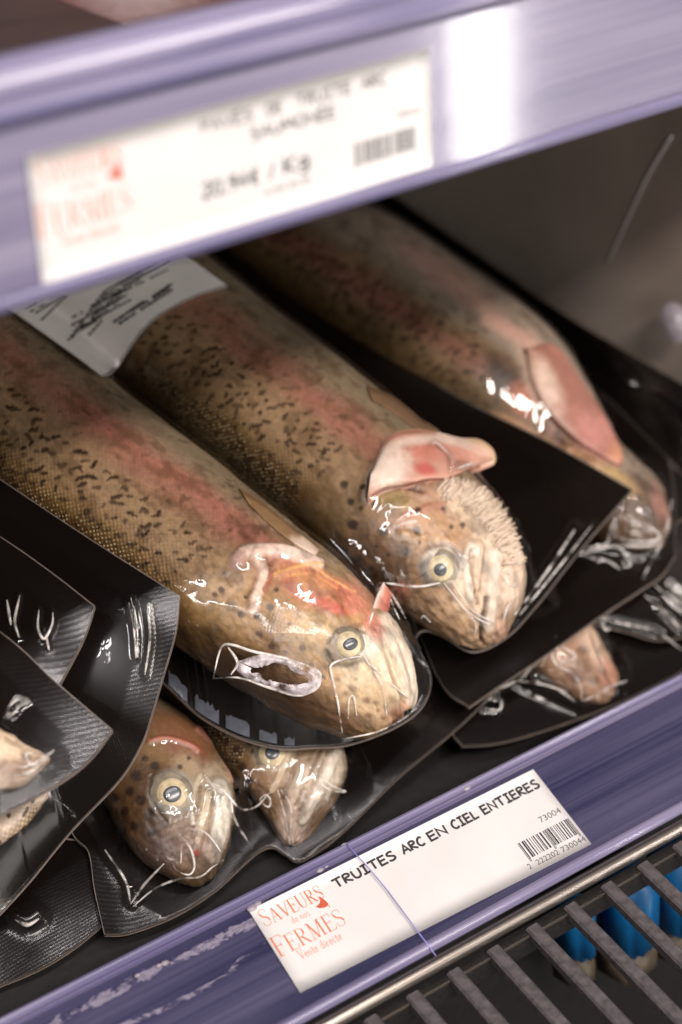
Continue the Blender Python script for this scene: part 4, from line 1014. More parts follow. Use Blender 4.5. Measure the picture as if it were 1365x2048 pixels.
kC = make_pack('pack under the right side of the top pack, seamed strip with a pointed front corner', [
    [(380, 440, -9), (650, 390, -9), (900, 380, -9)],
    [(900, 380, -9), (1150, 600, -8), (1290, 800, -6), (1346, 960, -2), (1350, 1112, 4)],
    [(939, 1414, 5), (1015, 1362, 5), (1090, 1312, 6), (1200, 1234, 6), (1282, 1180, 6), (1325, 1150, 5), (1350, 1112, 4)],
    [(380, 440, -9), (600, 800, -6), (800, 1180, 2), (880, 1362, 5), (939, 1414, 5)]], 300, 340, [fC],
    ridges=[([(1160, 1100), (1195, 1092), (1215, 1086), (1222, 1055), (1232, 1038), (1262, 1040), (1314, 1064), (1318, 1076), (1296, 1084), (1266, 1082), (1232, 1076)], 2.0, 7), ([(1205, 1090), (1240, 1096), (1256, 1118), (1262, 1128), (1252, 1134), (1246, 1120)], 1.4, 5),
            ([(1165, 1108), (1230, 1092), (1300, 1092), (1325, 1075)], 1.6, 6), ([(1180, 1115), (1215, 1122), (1240, 1138)], 1.2, 5), ([(1345, 1000), (1330, 1070), (1290, 1150)], 1.6, 8)], iters=8, group=GP)
kE = make_pack('low pack at the right resting against the top of the price rail', [
    [(1000, 1240, -12), (1250, 1120, -10), (1500, 1040, -10)],
    [(1500, 1040, -10), (1490, 1150, -12), (1480, 1275, -13)],
    [(925, 1492, -12), (985, 1488, -12), (1050, 1473, -12), (1150, 1440, -12), (1250, 1400, -12), (1365, 1342, -13), (1480, 1275, -13)],
    [(1000, 1240, -12), (950, 1370, -12), (908, 1458, -12), (925, 1492, -12)]], 300, 220, [fE],
    ridges=[([(1092, 1282), (1070, 1322), (1050, 1350), (1034, 1362), (980, 1386)], 2.2, 6), ([(1100, 1280), (1080, 1320), (1064, 1340), (1066, 1356), (1090, 1370), (1136, 1383)], 1.8, 5),
            ([(1036, 1362), (1070, 1366), (1110, 1376), (1150, 1402)], 1.6, 6), ([(1106, 1278), (1104, 1308), (1116, 1332), (1146, 1350), (1162, 1372), (1164, 1400)], 1.8, 5), ([(1112, 1272), (1124, 1292), (1148, 1308), (1150, 1318), (1128, 1322), (1122, 1330), (1146, 1346)], 1.5, 5),
            ([(1215, 1215), (1206, 1240), (1212, 1260), (1226, 1250), (1222, 1225)], 1.8, 6), ([(1255, 1362), (1225, 1372), (1190, 1392), (1165, 1402)], 1.5, 6), ([(950, 1412), (975, 1400), (1000, 1398), (1000, 1420), (965, 1420)], 1.2, 5)], iters=60, group=GP)
kX = make_pack('dark folded pack seen at the right edge between two trout packs', [
    [(1165, 1180, -4), (1350, 1050, -4), (1500, 960, -4)],
    [(1500, 960, -4), (1500, 1090, -6), (1500, 1220, -8)],
    [(1178, 1246, -5), (1250, 1262, -6), (1320, 1280, -7), (1400, 1262, -8), (1500, 1220, -8)],
    [(1165, 1180, -4), (1170, 1215, -4), (1178, 1246, -5)]], 140, 90, [],
    ridges=[([(1180, 1228), (1240, 1246), (1310, 1262), (1365, 1300)], 3, 8), ([(1290, 1190), (1330, 1225), (1365, 1262)], 3, 8), ([(1310, 1170), (1345, 1200), (1400, 1240)], 2.5, 7), ([(1335, 1160), (1400, 1210)], 2.5, 6)], iters=20, group=GP)
k1 = make_pack('wide black pack lying over the flank of the front trout', [
    [(-160, 850, 59), (0, 960, 59), (180, 1080, 59), (359, 1194, 59)],
    [(359, 1194, 59), (352, 1260, 54.037), (330, 1340, 46.5926), (300, 1440, 39.1481), (281, 1492, 34.1852), (237, 1562, 26.7407), (142, 1662, 11.8519), (60, 1762, -0.555556), (0, 1828, -5.51852), (-60, 1890, -8)],
    [(-280, 1740, 1.92593), (-170, 1820, -5.51852), (-60, 1890, -8)],
    [(-160, 850, 59), (-240, 1300, 39.1481), (-280, 1740, 1.92593)]], 220, 300, [fI],
    ridges=[([(262, 1195), (275, 1260), (274, 1318), (268, 1260), (258, 1205)], 1.6, 6), ([(295, 1210), (300, 1280), (290, 1350)], 1.2, 8)], iters=40, group=GP)
k2 = make_pack('narrow black pack corner between the wide black pack and the uppermost one', [
    [(-190, 955, 68), (0, 1075, 68), (100, 1145, 68), (189, 1214, 67)],
    [(189, 1214, 67), (166, 1280, 63), (119, 1369, 60), (90, 1430, 56.5185), (50, 1520, 54.037)],
    [(-220, 1480, 56.5185), (-80, 1520, 55.2778), (50, 1520, 54.037)],
    [(-190, 955, 68), (-210, 1250, 63), (-220, 1480, 56.5185)]], 160, 160, [],
    ridges=[([(78, 1220), (76, 1255), (88, 1278), (104, 1250), (106, 1225)], 1.8, 6), ([(40, 1190), (30, 1240), (38, 1275)], 1.6, 6), ([(92, 1270), (98, 1300)], 1.4, 5), ([(14, 1200), (22, 1250)], 1.5, 6)], iters=20, group=GP)
k3 = make_pack('uppermost pack at the left edge with a pale belly under wrinkled film', [
    [(-230, 1120, 68.6), (0, 1266, 68.2), (110, 1365, 67.8), (224, 1462, 66.2)],
    [(224, 1462, 66.2), (176, 1522, 64.6), (110, 1571, 63.8), (0, 1630, 62.8074), (-110, 1690, 62.3111)],
    [(-300, 1600, 63.8), (-200, 1650, 62.8074), (-110, 1690, 62.3111)],
    [(-230, 1120, 68.6), (-270, 1380, 66.2), (-300, 1600, 63.8)]], 220, 200, [fH],
    ridges=[([(8, 1438), (20, 1412), (38, 1398), (58, 1402), (40, 1412), (24, 1430), (8, 1438)], 1.6, 5), ([(0, 1545), (20, 1530), (45, 1535), (60, 1528), (70, 1510), (52, 1508), (64, 1530), (100, 1505)], 1.2, 4), ([(0, 1560), (40, 1550), (70, 1538), (108, 1500)], 1.2, 5)], iters=40, group=GP)
k4 = make_pack('seamed pack edge low in the corner at the left under the black packs', [
    [(-220, 1650, -19), (0, 1660, -19), (196, 1690, -19)],
    [(196, 1690, -19), (206, 1780, -19), (207, 1848, -19.5)],
    [(-220, 2050, -21), (-80, 2005, -21), (0, 1972, -21), (80, 1938, -20), (150, 1895, -20), (207, 1848, -19.5)],
    [(-220, 1650, -19), (-220, 1850, -20), (-220, 2050, -21)]], 180, 140, [],
    ridges=[([(30, 1840), (55, 1850), (78, 1838)], 3, 16)], iters=20, rim=26, group=GP)

# ------------------------------------------------------------------ lettering
def ribbon(pts, wd, closed=False):
    """a flat mitred stroke in label millimetres (x right, y down)"""
    P = np.asarray(pts, float)
    wd = np.broadcast_to(np.asarray(wd, float), (len(P),))
    V = []; n = len(P)
    for i in range(n):
        a = P[i] - P[i - 1] if i > 0 else P[1] - P[0]
        b = P[i + 1] - P[i] if i < n - 1 else P[-1] - P[-2]
        a = a / (np.linalg.norm(a) + 1e-9); b = b / (np.linalg.norm(b) + 1e-9)
        t = a + b; t /= np.linalg.norm(t) + 1e-9
        nn = np.array([-t[1], t[0]]); k = 1 / max(0.55, float(nn @ np.array([-b[1], b[0]])))
        V += [P[i] + nn * wd[i] / 2 * k, P[i] - nn * wd[i] / 2 * k]
    return V, [(2 * i, 2 * i + 1, 2 * i + 3, 2 * i + 2) for i in range(n - 1)]
def arc(cx, cy, rx, ry, a0, a1, n=10):
    t = np.radians(np.linspace(a0, a1, n)); return [(cx + rx * math.cos(a), cy + ry * math.sin(a)) for a in t]
# hand-written capitals on a box 1 high, y down, baseline at y = 1
COMIC = {
 'T': (0.72, [[(0, .04), (.72, 0)], [(.36, .03), (.37, 1)]]), 'R': (0.62, [[(.06, .02), (.04, 1)], [(.04, .06), (.3, 0), (.5, .12), (.46, .36), (.07, .5), (.6, 1)]]),
 'U': (0.66, [[(.03, 0), (.05, .55), (.14, .9), (.34, 1), (.54, .86), (.6, .5), (.6, 0)]]), 'I': (0.5, [[(.02, .03), (.48, 0)], [(.25, .02), (.25, .98)], [(0, 1), (.5, .97)]]),
 'E': (0.58, [[(.55, .02), (.05, .03), (.04, .98), (.58, .97)], [(.06, .5), (.5, .47)]]), 'S': (0.6, [[(.54, .1), (.36, 0), (.12, .1), (.1, .32), (.34, .48), (.54, .66), (.5, .9), (.26, 1), (.02, .9)]]),
 'A': (0.7, [[(0, 1), (.36, 0), (.68, 1)], [(.14, .64), (.58, .61)]]), 'C': (0.6, [[(.56, .16), (.4, 0), (.16, .2), (.05, .55), (.14, .88), (.36, 1), (.58, .86)]]),
 'N': (0.68, [[(.04, 1), (.06, .02), (.6, .96), (.64, 0)]]), 'L': (0.52, [[(.06, 0), (.05, .98), (.52, .96)]]),
 'P': (0.56, [[(.06, 0), (.05, 1)], [(.05, .05), (.34, 0), (.52, .2), (.4, .42), (.06, .52)]]), 'V': (0.64, [[(0, 0), (.32, 1), (.64, 0)]]), 'D': (0.64, [[(.06, 0), (.05, 1), (.4, .88), (.6, .5), (.4, .12), (.04, .02)]]),
 'M': (0.84, [[(.02, 1), (.16, 0), (.42, .72), (.66, 0), (.82, 1)]]), 'O': (0.74, [arc(.37, .5, .34, .49, -90, 270, 18)]), 'K': (.6, [[(.05, 0), (.05, 1)], [(.54, .04), (.08, .56), (.58, 1)]]),
 'g': (.5, [[(.46, .4), (.2, .36), (.06, .62), (.2, .86), (.44, .7), (.46, .4), (.46, 1.05), (.3, 1.26), (.06, 1.16)]]),
 '2': (.54, [[(.04, .2), (.22, 0), (.46, .1), (.44, .4), (.04, .97), (.54, .96)]]), '0': (.58, [arc(.29, .5, .26, .49, -90, 270, 16)]), '9': (.54, [[(.48, .3), (.26, .52), (.06, .34), (.18, .04), (.42, .04), (.48, .3), (.44, .7), (.22, 1)]]),
 '4': (.58, [[(.4, 1), (.42, 0), (.02, .64), (.58, .62)]]), ',': (.22, [[(.14, .86), (.06, 1.16)]]), '€': (.64, [[(.6, .14), (.4, .02), (.2, .26), (.17, .56), (.26, .9), (.44, 1), (.62, .88)], [(.04, .4), (.5, .38)], [(.04, .6), (.46, .58)]]), '/': (.5, [[(.05, 1.05), (.45, -.05)]]), ' ': (.42, []),
 "'": (.1, [[(.02, 0), (.06, .06)]]),
}
COMIC['É'] = (0.58, COMIC['E'][1] + [[(.24, -.12), (.42, -.3)]])
# slender book capitals: (polyline, thick?) with serif ticks
def _s(x0, x1, y): return ([(x0, y), (x1, y)], 0)
SERIF = {
 'S': (.5, [([(.44, .24), (.42, .06), (.24, 0), (.08, .1), (.08, .27)], 0), ([(.08, .22), (.16, .42), (.36, .56), (.44, .74)], 1), ([(.44, .72), (.4, .92), (.24, 1), (.06, .92), (.04, .72)], 0)]),
 'A': (.66, [([(.06, 1), (.32, 0)], 0), ([(.32, 0), (.56, 1)], 1), ([(.14, .66), (.46, .66)], 0), _s(0, .16, 1), _s(.44, .68, 1)]),
 'V': (.66, [([(.1, 0), (.36, 1)], 1), ([(.36, 1), (.6, 0)], 0), _s(0, .22, 0), _s(.5, .7, 0)]),
 'E': (.54, [([(.12, 0), (.12, 1)], 1), ([(.02, 0), (.46, 0), (.48, .18)], 0), ([(.12, .48), (.36, .48)], 0), ([(.36, .38), (.36, .6)], 0), ([(.02, 1), (.48, 1), (.52, .8)], 0)]),
 'U': (.68, [([(.13, 0), (.13, .7), (.2, .93)], 1), ([(.2, .93), (.34, 1), (.5, .9), (.56, .66), (.56, 0)], 0), _s(.02, .26, 0), _s(.46, .68, 0)]),
 'R': (.62, [([(.12, 0), (.12, 1)], 1), ([(.02, 0), (.3, 0), (.44, .1)], 0), ([(.44, .1), (.46, .26), (.42, .42)], 1), ([(.42, .42), (.3, .5), (.12, .5)], 0), ([(.26, .5), (.56, 1)], 1), _s(.02, .24, 1), _s(.5, .66, 1)]),
 'F': (.52, [([(.12, 0), (.12, 1)], 1), ([(.02, 0), (.48, 0), (.5, .2)], 0), ([(.12, .48), (.36, .48)], 0), ([(.36, .38), (.36, .6)], 0), _s(.02, .26, 1)]),
 'M': (.84, [([(.12, 1), (.14, 0)], 0), ([(.14, 0), (.4, 1)], 1), ([(.4, 1), (.66, 0)], 0), ([(.68, 0), (.7, 1)], 1), _s(.02, .2, 0), _s(.62, .8, 0), _s(.02, .22, 1), _s(.58, .84, 1)]),
 'd': (.46, [(arc(.2, .74, .15, .25, 0, 360, 12), 0), ([(.36, .08), (.36, 1)], 1)]), 'e': (.4, [([(.06, .74), (.34, .7), (.3, .52), (.18, .48), (.06, .62), (.06, .84), (.18, 1), (.34, .92)], .5)]),
 'n': (.46, [([(.08, .5), (.08, 1)], 1), ([(.08, .62), (.2, .5), (.32, .52), (.36, .64)], 0), ([(.36, .64), (.36, 1)], 1)]), 'o': (.42, [(arc(.2, .74, .15, .25, 0, 360, 14), .5)]),
 's': (.34, [([(.28, .56), (.16, .48), (.06, .58), (.26, .84), (.18, 1), (.04, .94)], .5)]), 't': (.3, [([(.14, .28), (.14, .9), (.2, 1), (.28, .94)], .7), _s(.02, .28, .5)]),
 'i': (.22, [([(.1, .5), (.1, 1)], 1), ([(.08, .28), (.13, .33)], 1)]), 'r': (.34, [([(.08, .5), (.08, 1)], 1), ([(.08, .64), (.18, .52), (.3, .52)], .3)]), 'c': (.38, [([(.32, .58), (.2, .48), (.06, .62), (.06, .84), (.18, 1), (.32, .92)], .5)]), ' ': (.28, []),
}
def strokes_comic(text, a0, a1, base, h, wd):
    glyphs = [COMIC[c] for c in text]
    tot = sum(g[0] for g in glyphs) + 0.1 * (len(text) - 1)
    k = (a1 - a0) / tot; x = a0; out = []
    for gl in glyphs:
        for st in gl[1]:
            q = np.array(st, float)
            if len(q) > 4: q = spline(q, 16)
            out.append(ribbon(np.stack([x + q[:, 0] * k, base - h + q[:, 1] * h], 1), wd))
        x += (gl[0] + 0.1) * k
    return out
def strokes_serif(text, a0, a1, base, h, first=1.0, thin=.17, thick=.46, gap=.05):
    tot = sum(SERIF[c][0] * (first if i == 0 else 1) for i, c in enumerate(text)) + gap * (len(text) - 1)
    k = (a1 - a0) / tot; x = a0; out = []
    for i, c in enumerate(text):
        f_ = first if i == 0 else 1.0
        for st, w_ in SERIF[c][1]:
            q = np.array(st, float)
            if len(q) > 3: q = spline(q, 16)
            out.append(ribbon(np.stack([x + q[:, 0] * k * f_, base - h * f_ + q[:, 1] * h * f_], 1), (thin + (thick - thin) * w_) * min(1, h * f_ / 4.6)))
        x += (SERIF[c][0] * f_ + gap) * k
    return out
_font_cache = {}
def text_plain(text, a0, a1, base, h):
    """upright printed figures from the built-in font"""
    c = bpy.data.curves.new('t', 'FONT'); c.body = text; c.size = 1; c.resolution_u = 3
    o = bpy.data.objects.new('t', c); me = o.to_mesh()
    V = np.array([v.co[:2] for v in me.vertices]); P = [tuple(p.vertices) for p in me.polygons]
    o.to_mesh_clear(); bpy.data.objects.remove(o); bpy.data.curves.remove(c)
    x0, x1 = V[:, 0].min(), V[:, 0].max(); y1 = V[:, 1].max()
    Q = np.stack([a0 + (V[:, 0] - x0) / (x1 - x0) * (a1 - a0), base - V[:, 1] / y1 * h], 1)
    return [(list(Q), P)]
def barcode(a0, a1, b0, b1, blong, seed):
    g = random.Random(seed); out = []; x = a0; k = 0
    n = 95; unit = (a1 - a0) / n; i = 0
    guard = [0, 2, 46, 48, 92, 94]; i = 0
    while i < n:
        if i in guard: w_ = 1; on = True
        elif i in (1, 45, 47, 49, 93): w_ = 1; on = False
        else:
            w_ = g.choice([1, 1, 2, 2, 3]); on = (k % 2 == 0); k += 1
            nxt = min([q for q in (45, 92) if q > i] or [95]); w_ = max(1, min(w_, nxt - i))
        if on:
            b = blong if i in guard else b1
            xa, xb = a0 + i * unit, a0 + (i + w_) * unit
            out.append(([np.array(p) for p in ((xa, b0), (xb, b0), (xb, b), (xa, b))], [(0, 1, 2, 3)]))
        i += w_
    return out
def print_on(name, strokes, fmap, mat, parent, lift=0.06):
    V = []; Fc = []; i = 0
    for j, (v, f) in enumerate(strokes):
        o = len(V)
        P, N = fmap(np.array(v, float))
        P = P + N * (lift + 0.0012 * (j % 40))
        V.extend(P); Fc.extend([tuple(q + o for q in t) for t in f])
    V = np.array(V)
    me = mesh_obj(name, V, Fc, mat, parent, smooth_=False)
    return me
BIRD = [(0, -3.2), (.55, -2.2), (1.0, -.9), (1.25, .6), (.5, 1.15), (-.7, 1.1), (-2.0, .55), (-2.9, -.45), (-2.3, -.55), (-1.3, -.75), (-.5, -1.5), (-.2, -2.5)]
def bird(a, b, s):
    V = [np.array((a, b)) + s * np.array(p) for p in BIRD] + [np.array((a + .1 * s, b))]
    n = len(BIRD)
    Fc = [(i, (i + 1) % n, n) for i in range(n)]
    leg = ribbon([(a + 1.0 * s, b + .9 * s), (a + 1.05 * s, b + 2.0 * s)], .25 * s)
    return [(V, Fc), leg]
def price_label(corners_mm, fmap, label, lines, words):
    W_, H_ = corners_mm
    n, m = 24, 8
    q = np.array([(W_ * i / (n - 1), H_ * j / (m - 1)) for i in range(n) for j in range(m)])
    P, N = fmap(q)
    top = P + N * 0.02; bot = P - N * 0.25
    Fg = grid_faces(n, m); k = n * m
    ring = np.array([i * m for i in range(n)] + [(n - 1) * m + j for j in range(1, m)] + [i * m + m - 1 for i in range(n - 2, -1, -1)] + [j for j in range(m - 2, 0, -1)]); nx = np.roll(ring, -1)
    o = mesh_obj('price_label', np.vstack([top, bot]), np.vstack([Fg, Fg[:, ::-1] + k, np.stack([ring, nx, nx + k, ring + k], 1)]), M_PAPER, smooth_=False)
    tag(o, label, 'price label', 'price labels in the shelf rails')
    print_on('logo_lettering', strokes_serif('SAVEURS', 1.6, 22.2, 7.1, 4.7, 1.22) + strokes_serif('FERMES', .3, 23.4, 17.6, 5.5, 1.2, .18, .52), fmap, M_RUST, o)
    print_on('logo_small_lettering', strokes_serif('de nos', 9.2, 15.2, 10.1, 2.5, 1, .2, .3) + strokes_serif('Vente directe', 5.4, 19.6, 21.3, 3.0, 1, .2, .32), fmap, M_RUST, o)
    print_on('bird_emblem', bird(20.6, 8.9, .95), fmap, M_RUST2, o)
    for nm, st, mt in lines: print_on(nm, st, fmap, mt, o)
    return o

# ------------------------------------------------------------------ lower price rail
fd = np.array([-.947, -.321]); fn = np.array([-.321, .947]); org2 = np.array([.74, 5.43])
def rp(s, h): return tuple(org2 + fd * s + fn * h)
X0, X1 = -330., 420.
rail = empty('price_rail', (0, 0, -20))
tag(rail, 'lower lilac plastic price rail in front of the trout with water marks', 'price rail', 'lilac price rails')
nx_ = 120
prof = [rp(s, -.6) for s in np.linspace(-.8, 33.5, 36)] + [rp(33.5, -2.6), rp(-.8, -2.6)]
v, f = extrude_x(prof, X0, X1, nx_)
Vn = np.array(v); s_of = (Vn[:, 1:] - org2) @ fd
n_st = fbm(Vn[:, 0] / 9, s_of / 5, 4)
stain = 0.52 * np.exp(-((s_of - 3.2) / 2.2) ** 2) + 0.48 * np.exp(-((s_of - 11.5 - 3 * np.sin(Vn[:, 0] / 17)) / 1.5) ** 2)
stain = stain * (0.55 + 0.5 * n_st) * np.clip(1.0 - (Vn[:, 0] + 38) / 40, .25, 1)
mesh_obj('back_plate', v, f, M_RAIL, rail, smooth_=False, attrs=dict(stain=stain))
lip = [rp(-.9, -2.4), rp(-5.2, -2.4), rp(-5.6, -1.2), rp(-5.2, .3), rp(-4.4, .7), rp(-3.6, .2), rp(-2.7, .1), rp(-2.0, .7), rp(-1.3, .6), rp(-.9, -.2)]
v, f = extrude_x(lip, X0, X1); mesh_obj('top_lip', v, f, M_LIP, rail, smooth_=False)
roll = [rp(33.6, -2.6), rp(33.6, -.5)] + [tuple(np.array(rp(35.6, -.6)) + 1.9 * (-fd * math.cos(t) + fn * math.sin(t))) for t in np.linspace(.35, 3.4, 14)] + [rp(37.0, -2.4)]
v, f = extrude_x(roll, X0, X1); mesh_obj('bottom_roll', v, f, M_LIP, rail)
# clear cover over the label with its seam
cov = [rp(s, 1.15 - .2 * math.sin(s / 34 * math.pi)) for s in np.linspace(-1.2, 33.4, 10)]
v, f = extrude_x(cov, X0, X1, 2, closed=False)
mesh_obj('clear_cover', v, f, M_COVER, rail, uv=np.zeros((len(v), 2)), attrs=dict(rim=np.zeros(len(v))))
seam_px = [(694, 1688), (715, 1712), (745, 1745), (790, 1800), (825, 1848), (855, 1888), (872, 1912)]
co3 = np.array([0, *rp(0, 1.3)]); no3 = np.array([0, *fn])
sp_ = at_plane(spline(seam_px, 30), co3, no3); sp_[:, 1:] = np.stack([np.interp(sp_[:, 0], sp_[:, 0], sp_[:, k]) for k in (1, 2)], 1)
v, f = tube(sp_, .17, 6); mesh_obj('cover_seam', v, f, M_SEAM, rail)
# beads of dried water and clips on the lip
parts = []
for px_, r_ in [((640, 1738), 1.0), ((652, 1730), .8), ((935, 1575), .9), ((505, 1815), 1.1), ((516, 1806), .8), ((690, 1690), .9), ((330, 1925), .8), ((318, 1930), .6), ((275, 1950), .6)]:
    c = at_plane([px_], np.array([0, *rp(0, .5)]), no3)[0]
    v, f = cap(c, np.array([0, *fn]), r_, -.2, r_ * .35, 12, 4, sx=1.5); parts.append((v, f))
v, f = join(parts); mesh_obj('dried_drops', v, f, M_CLEAR, rail)['kind'] = 'stuff'
# steel rod of the grille front
steel = empty('air_grille', (0, -60, -60))
tag(steel, 'black slatted air grille with a steel front rod under the lower price rail', 'air grille')
rc = np.array(rp(40.2, -3.0)); pts = np.stack([np.linspace(X0, X1, 24), np.full(24, rc[0]), np.full(24, rc[1])], 1)
v, f = tube(pts, 2.3, 20); mesh_obj('steel_rod', v, f, M_STEEL, steel)
v, f = box(X0, X1, rc[0] - 4.6, rc[0] - 1.2, rc[1] - 11, rc[1] - 3.4); mesh_obj('front_flange', v, f, M_BARS, steel, smooth_=False)
v, f = box(X0, X1, rc[0] - 5.0, rc[0] - 4.62, rc[1] - 4.4, rc[1] - 3.6); mesh_obj('flange_edge', v, f, M_STEEL, steel, smooth_=False)
# bars
ang = math.radians(9); bd = np.array([0, -math.cos(ang), -math.sin(ang)]); bn = np.array([0, -math.sin(ang), math.cos(ang)])
bco = np.array([0, rc[0] - 3.0, rc[1] - 2.2])
lft = at_plane([(960, 1886), (1031, 1845), (1111, 1800), (1181, 1753), (1252, 1710)], bco, bn)[:, 0]
pitch = (lft[-1] - lft[0]) / 4
first = None
for k in range(-5, 9):
    x = lft[0] + k * pitch; wb = 4.7
    prof = [(0, -3.2), (0, -.7), (.7, 0), (wb - .7, 0), (wb, -.7), (wb, -3.2)]
    V = []; 
    for t in (0, 160):
        for a, b in prof: V.append(np.array([x + a, 0, 0]) + np.array([0, bco[1], bco[2]]) + bd * t + bn * b)
    n = len(prof); Fc = [(i, (i + 1) % n, (i + 1) % n + n, i + n) for i in range(n)] + [tuple(range(n))[::-1], tuple(range(n, 2 * n))]
    if first is None:
        first = mesh_obj('slat', V, Fc, M_BAR, steel, smooth_=False); fx = x
    else:
        c = first.copy(); COL.objects.link(c); c.parent = steel; c.location = first.location + Vector(((x - fx) * MM, 0, 0))
# blue and beige plastic under the grille
def rounded(name, p0, sx, sy, sz, mat, parent=None, rot=0, bev=3.0):
    import bmesh
    bm = bmesh.new(); bmesh.ops.create_cube(bm, size=1)
    bmesh.ops.scale(bm, vec=(sx, sy, sz), verts=bm.verts)
    bmesh.ops.bevel(bm, geom=list(bm.edges), offset=bev, segments=3, affect='EDGES')
    bmesh.ops.rotate(bm, cent=(0, 0, 0), matrix=Matrix.Rotation(rot, 3, 'Z'), verts=bm.verts)
    V = np.array([v.co[:] for v in bm.verts]) + np.asarray(p0); Fc = [tuple(v.index for v in f.verts) for f in bm.faces]
    bm.verts.index_update(); bm.free()
    return mesh_obj(name, V, Fc, mat, parent)
for (px_, s_, lab) in [((1150, 1850), (9, 15, 26), 'small blue plastic block on a beige foot under the grille'), ((1258, 1812), (15, 18, 34), 'middle wide blue plastic block under the grille'), ((1352, 1765), (14, 18, 38), 'tall blue plastic block under the grille at the right edge')]:
    c = at_plane([px_], (0, 0, -48), (0, 0, 1))[0]
    o = rounded('blue_block', c, *s_, M_BLUE, None, .2); tag(o, lab, 'plastic block', 'blue blocks under the grille')
    rounded('beige_foot', c + np.array([1, 2, -s_[2] / 2 - 7]), s_[0] * 1.1, s_[1] * .9, 13, M_BEIGE, o, .2, 2.0)

BLq = np.array([[-49.7, 0.0], [54.9, 1.2], [53.6, 32.2], [-50.7, 29.4]])    # TL TR BR BL: x and distance down the rail face
def map_low(q):
    u = q[:, :1] / 105; v = q[:, 1:] / 30
    p = (1 - u) * (1 - v) * BLq[0] + u * (1 - v) * BLq[1] + u * v * BLq[2] + (1 - u) * v * BLq[3]
    yz = org2[None] + p[:, 1:] * fd[None] + fn[None] * 0.05
    return np.c_[p[:, 0], yz], np.tile(np.array([0, *fn]), (len(q), 1))
st = []
for wd_, a, b in (('TRUITES', 26.4, 48.3), ('ARC', 51.0, 58.9), ('EN', 60.9, 67.4), ('CIEL', 69.6, 79.2), ('ENTIERES', 81.2, 103.2)):
    bs = 6.25
    st += strokes_comic(wd_, a, b, bs, 3.0, .72)
st += strokes_comic("'", 33.6, 34.0, 5.4, 2.9, .4)
low = price_label((105, 30), map_low, 'sharp white price label reading TRUITES ARC EN CIEL ENTIERES in the lower rail', [
    ('product_lettering', st, M_INK), ('number_lettering', text_plain('73004', 95.4, 103.6, 16.9, 2.0), M_INKG),
    ('barcode', barcode(84.2, 104.0, 19.4, 25.4, 26.4, 3), M_INK),
    ('barcode_figures', text_plain('2', 82.4, 83.5, 28.4, 1.8) + text_plain('222202', 85.6, 94.0, 28.4, 1.8) + text_plain('730044', 95.2, 104.4, 28.4, 1.8), M_INKG)], None)

# ------------------------------------------------------------------ upper price rail
rail2 = empty('price_rail', (0, -4, 209))
tag(rail2, 'upper lilac plastic price rail close to the lens and out of focus', 'price rail', 'lilac price rails')
v, f = extrude_x([(-4.6, 210.0), (-4.6, 246.5), (-1.6, 246.5), (-1.6, 210.0)], X0, X1, 40)
mesh_obj('back_plate', v, f, M_RAIL_LIT, rail2, smooth_=False, attrs=dict(stain=np.zeros(len(v))))
v, f = extrude_x([(-1.6, 246.6), (-5.2, 246.6), (-6.4, 248.6), (-6.2, 250.6), (-4.8, 251.8), (-5.8, 253.4), (-5.4, 256.0), (-3.4, 258.4), (-0.6, 260.2), (2.0, 260.4), (2.0, 258.6), (-1.6, 257.0)], X0, X1)
mesh_obj('top_lip', v, f, M_LIP, rail2)
v, f = extrude_x([(-6.6, 208.6), (-6.6, 211.2), (-5.6, 211.8), (-4.7, 211.4), (-4.7, 208.4), (-5.6, 208.0)], X0, X1)
mesh_obj('bottom_roll', v, f, M_LIP, rail2)
v, f = extrude_x([(-6.1, z) for z in np.linspace(211.6, 246.4, 8)], X0, 26.5, 2, closed=False)
mesh_obj('clear_cover', v, f, M_COVER, rail2, uv=np.zeros((len(v), 2)), attrs=dict(rim=np.zeros(len(v))))
v, f = extrude_x([(-6.1, z) for z in np.linspace(211.6, 246.4, 8)], 27.0, X1, 2, closed=False)
mesh_obj('clear_cover', v, f, M_COVER, rail2, uv=np.zeros((len(v), 2)), attrs=dict(rim=np.zeros(len(v))))
def map_up(q):
    u = q[:, :1] / 105; v = q[:, 1:] / 28.5
    c = np.array([[-79.8, 240.2], [25.2, 240.9], [24.4, 211.9], [-81.2, 211.0]])
    p = (1 - u) * (1 - v) * c[0] + u * (1 - v) * c[1] + u * v * c[2] + (1 - u) * v * c[3]
    return np.c_[p[:, 0], np.full(len(q), -5.2), p[:, 1]], np.tile(np.array([0, -1., 0]), (len(q), 1))
st = []
for wd_, x0_, x1_ in (('PAVÉS', 55, 310), ('DE', 385, 462), ('TRUITE', 535, 822), ('ARC', 882, 1012)):
    st += strokes_comic(wd_, 42 + (x0_ - 55) / 955 * 50, 42 + (x1_ - 55) / 955 * 50, 5.3, 2.6, .5)
st += strokes_comic('SAUMONÉE', 54.5, 77.5, 9.8, 2.6, .5)
pr = strokes_comic('20,94€', 41, 56, 19.8, 3.4, .6) + strokes_comic('/', 58.5, 60.3, 19.8, 3.4, .5) + strokes_comic('Kg', 62.6, 69.6, 19.6, 3.8, .65)
price_label((105, 28.5), map_up, 'blurred white price label with a price per kg in the upper rail', [
    ('product_lettering', st, M_INKG), ('price_lettering', pr, M_INK), ('number_lettering', text_plain('73010', 95, 101.5, 14.6, 1.6), M_INKG), ('small_print', text_plain('2,94 EUR', 57, 70, 23.2, 1.3), M_INKG),
    ('barcode', barcode(82.3, 100.0, 17.4, 22.8, 23.2, 9), M_INKG)], None)

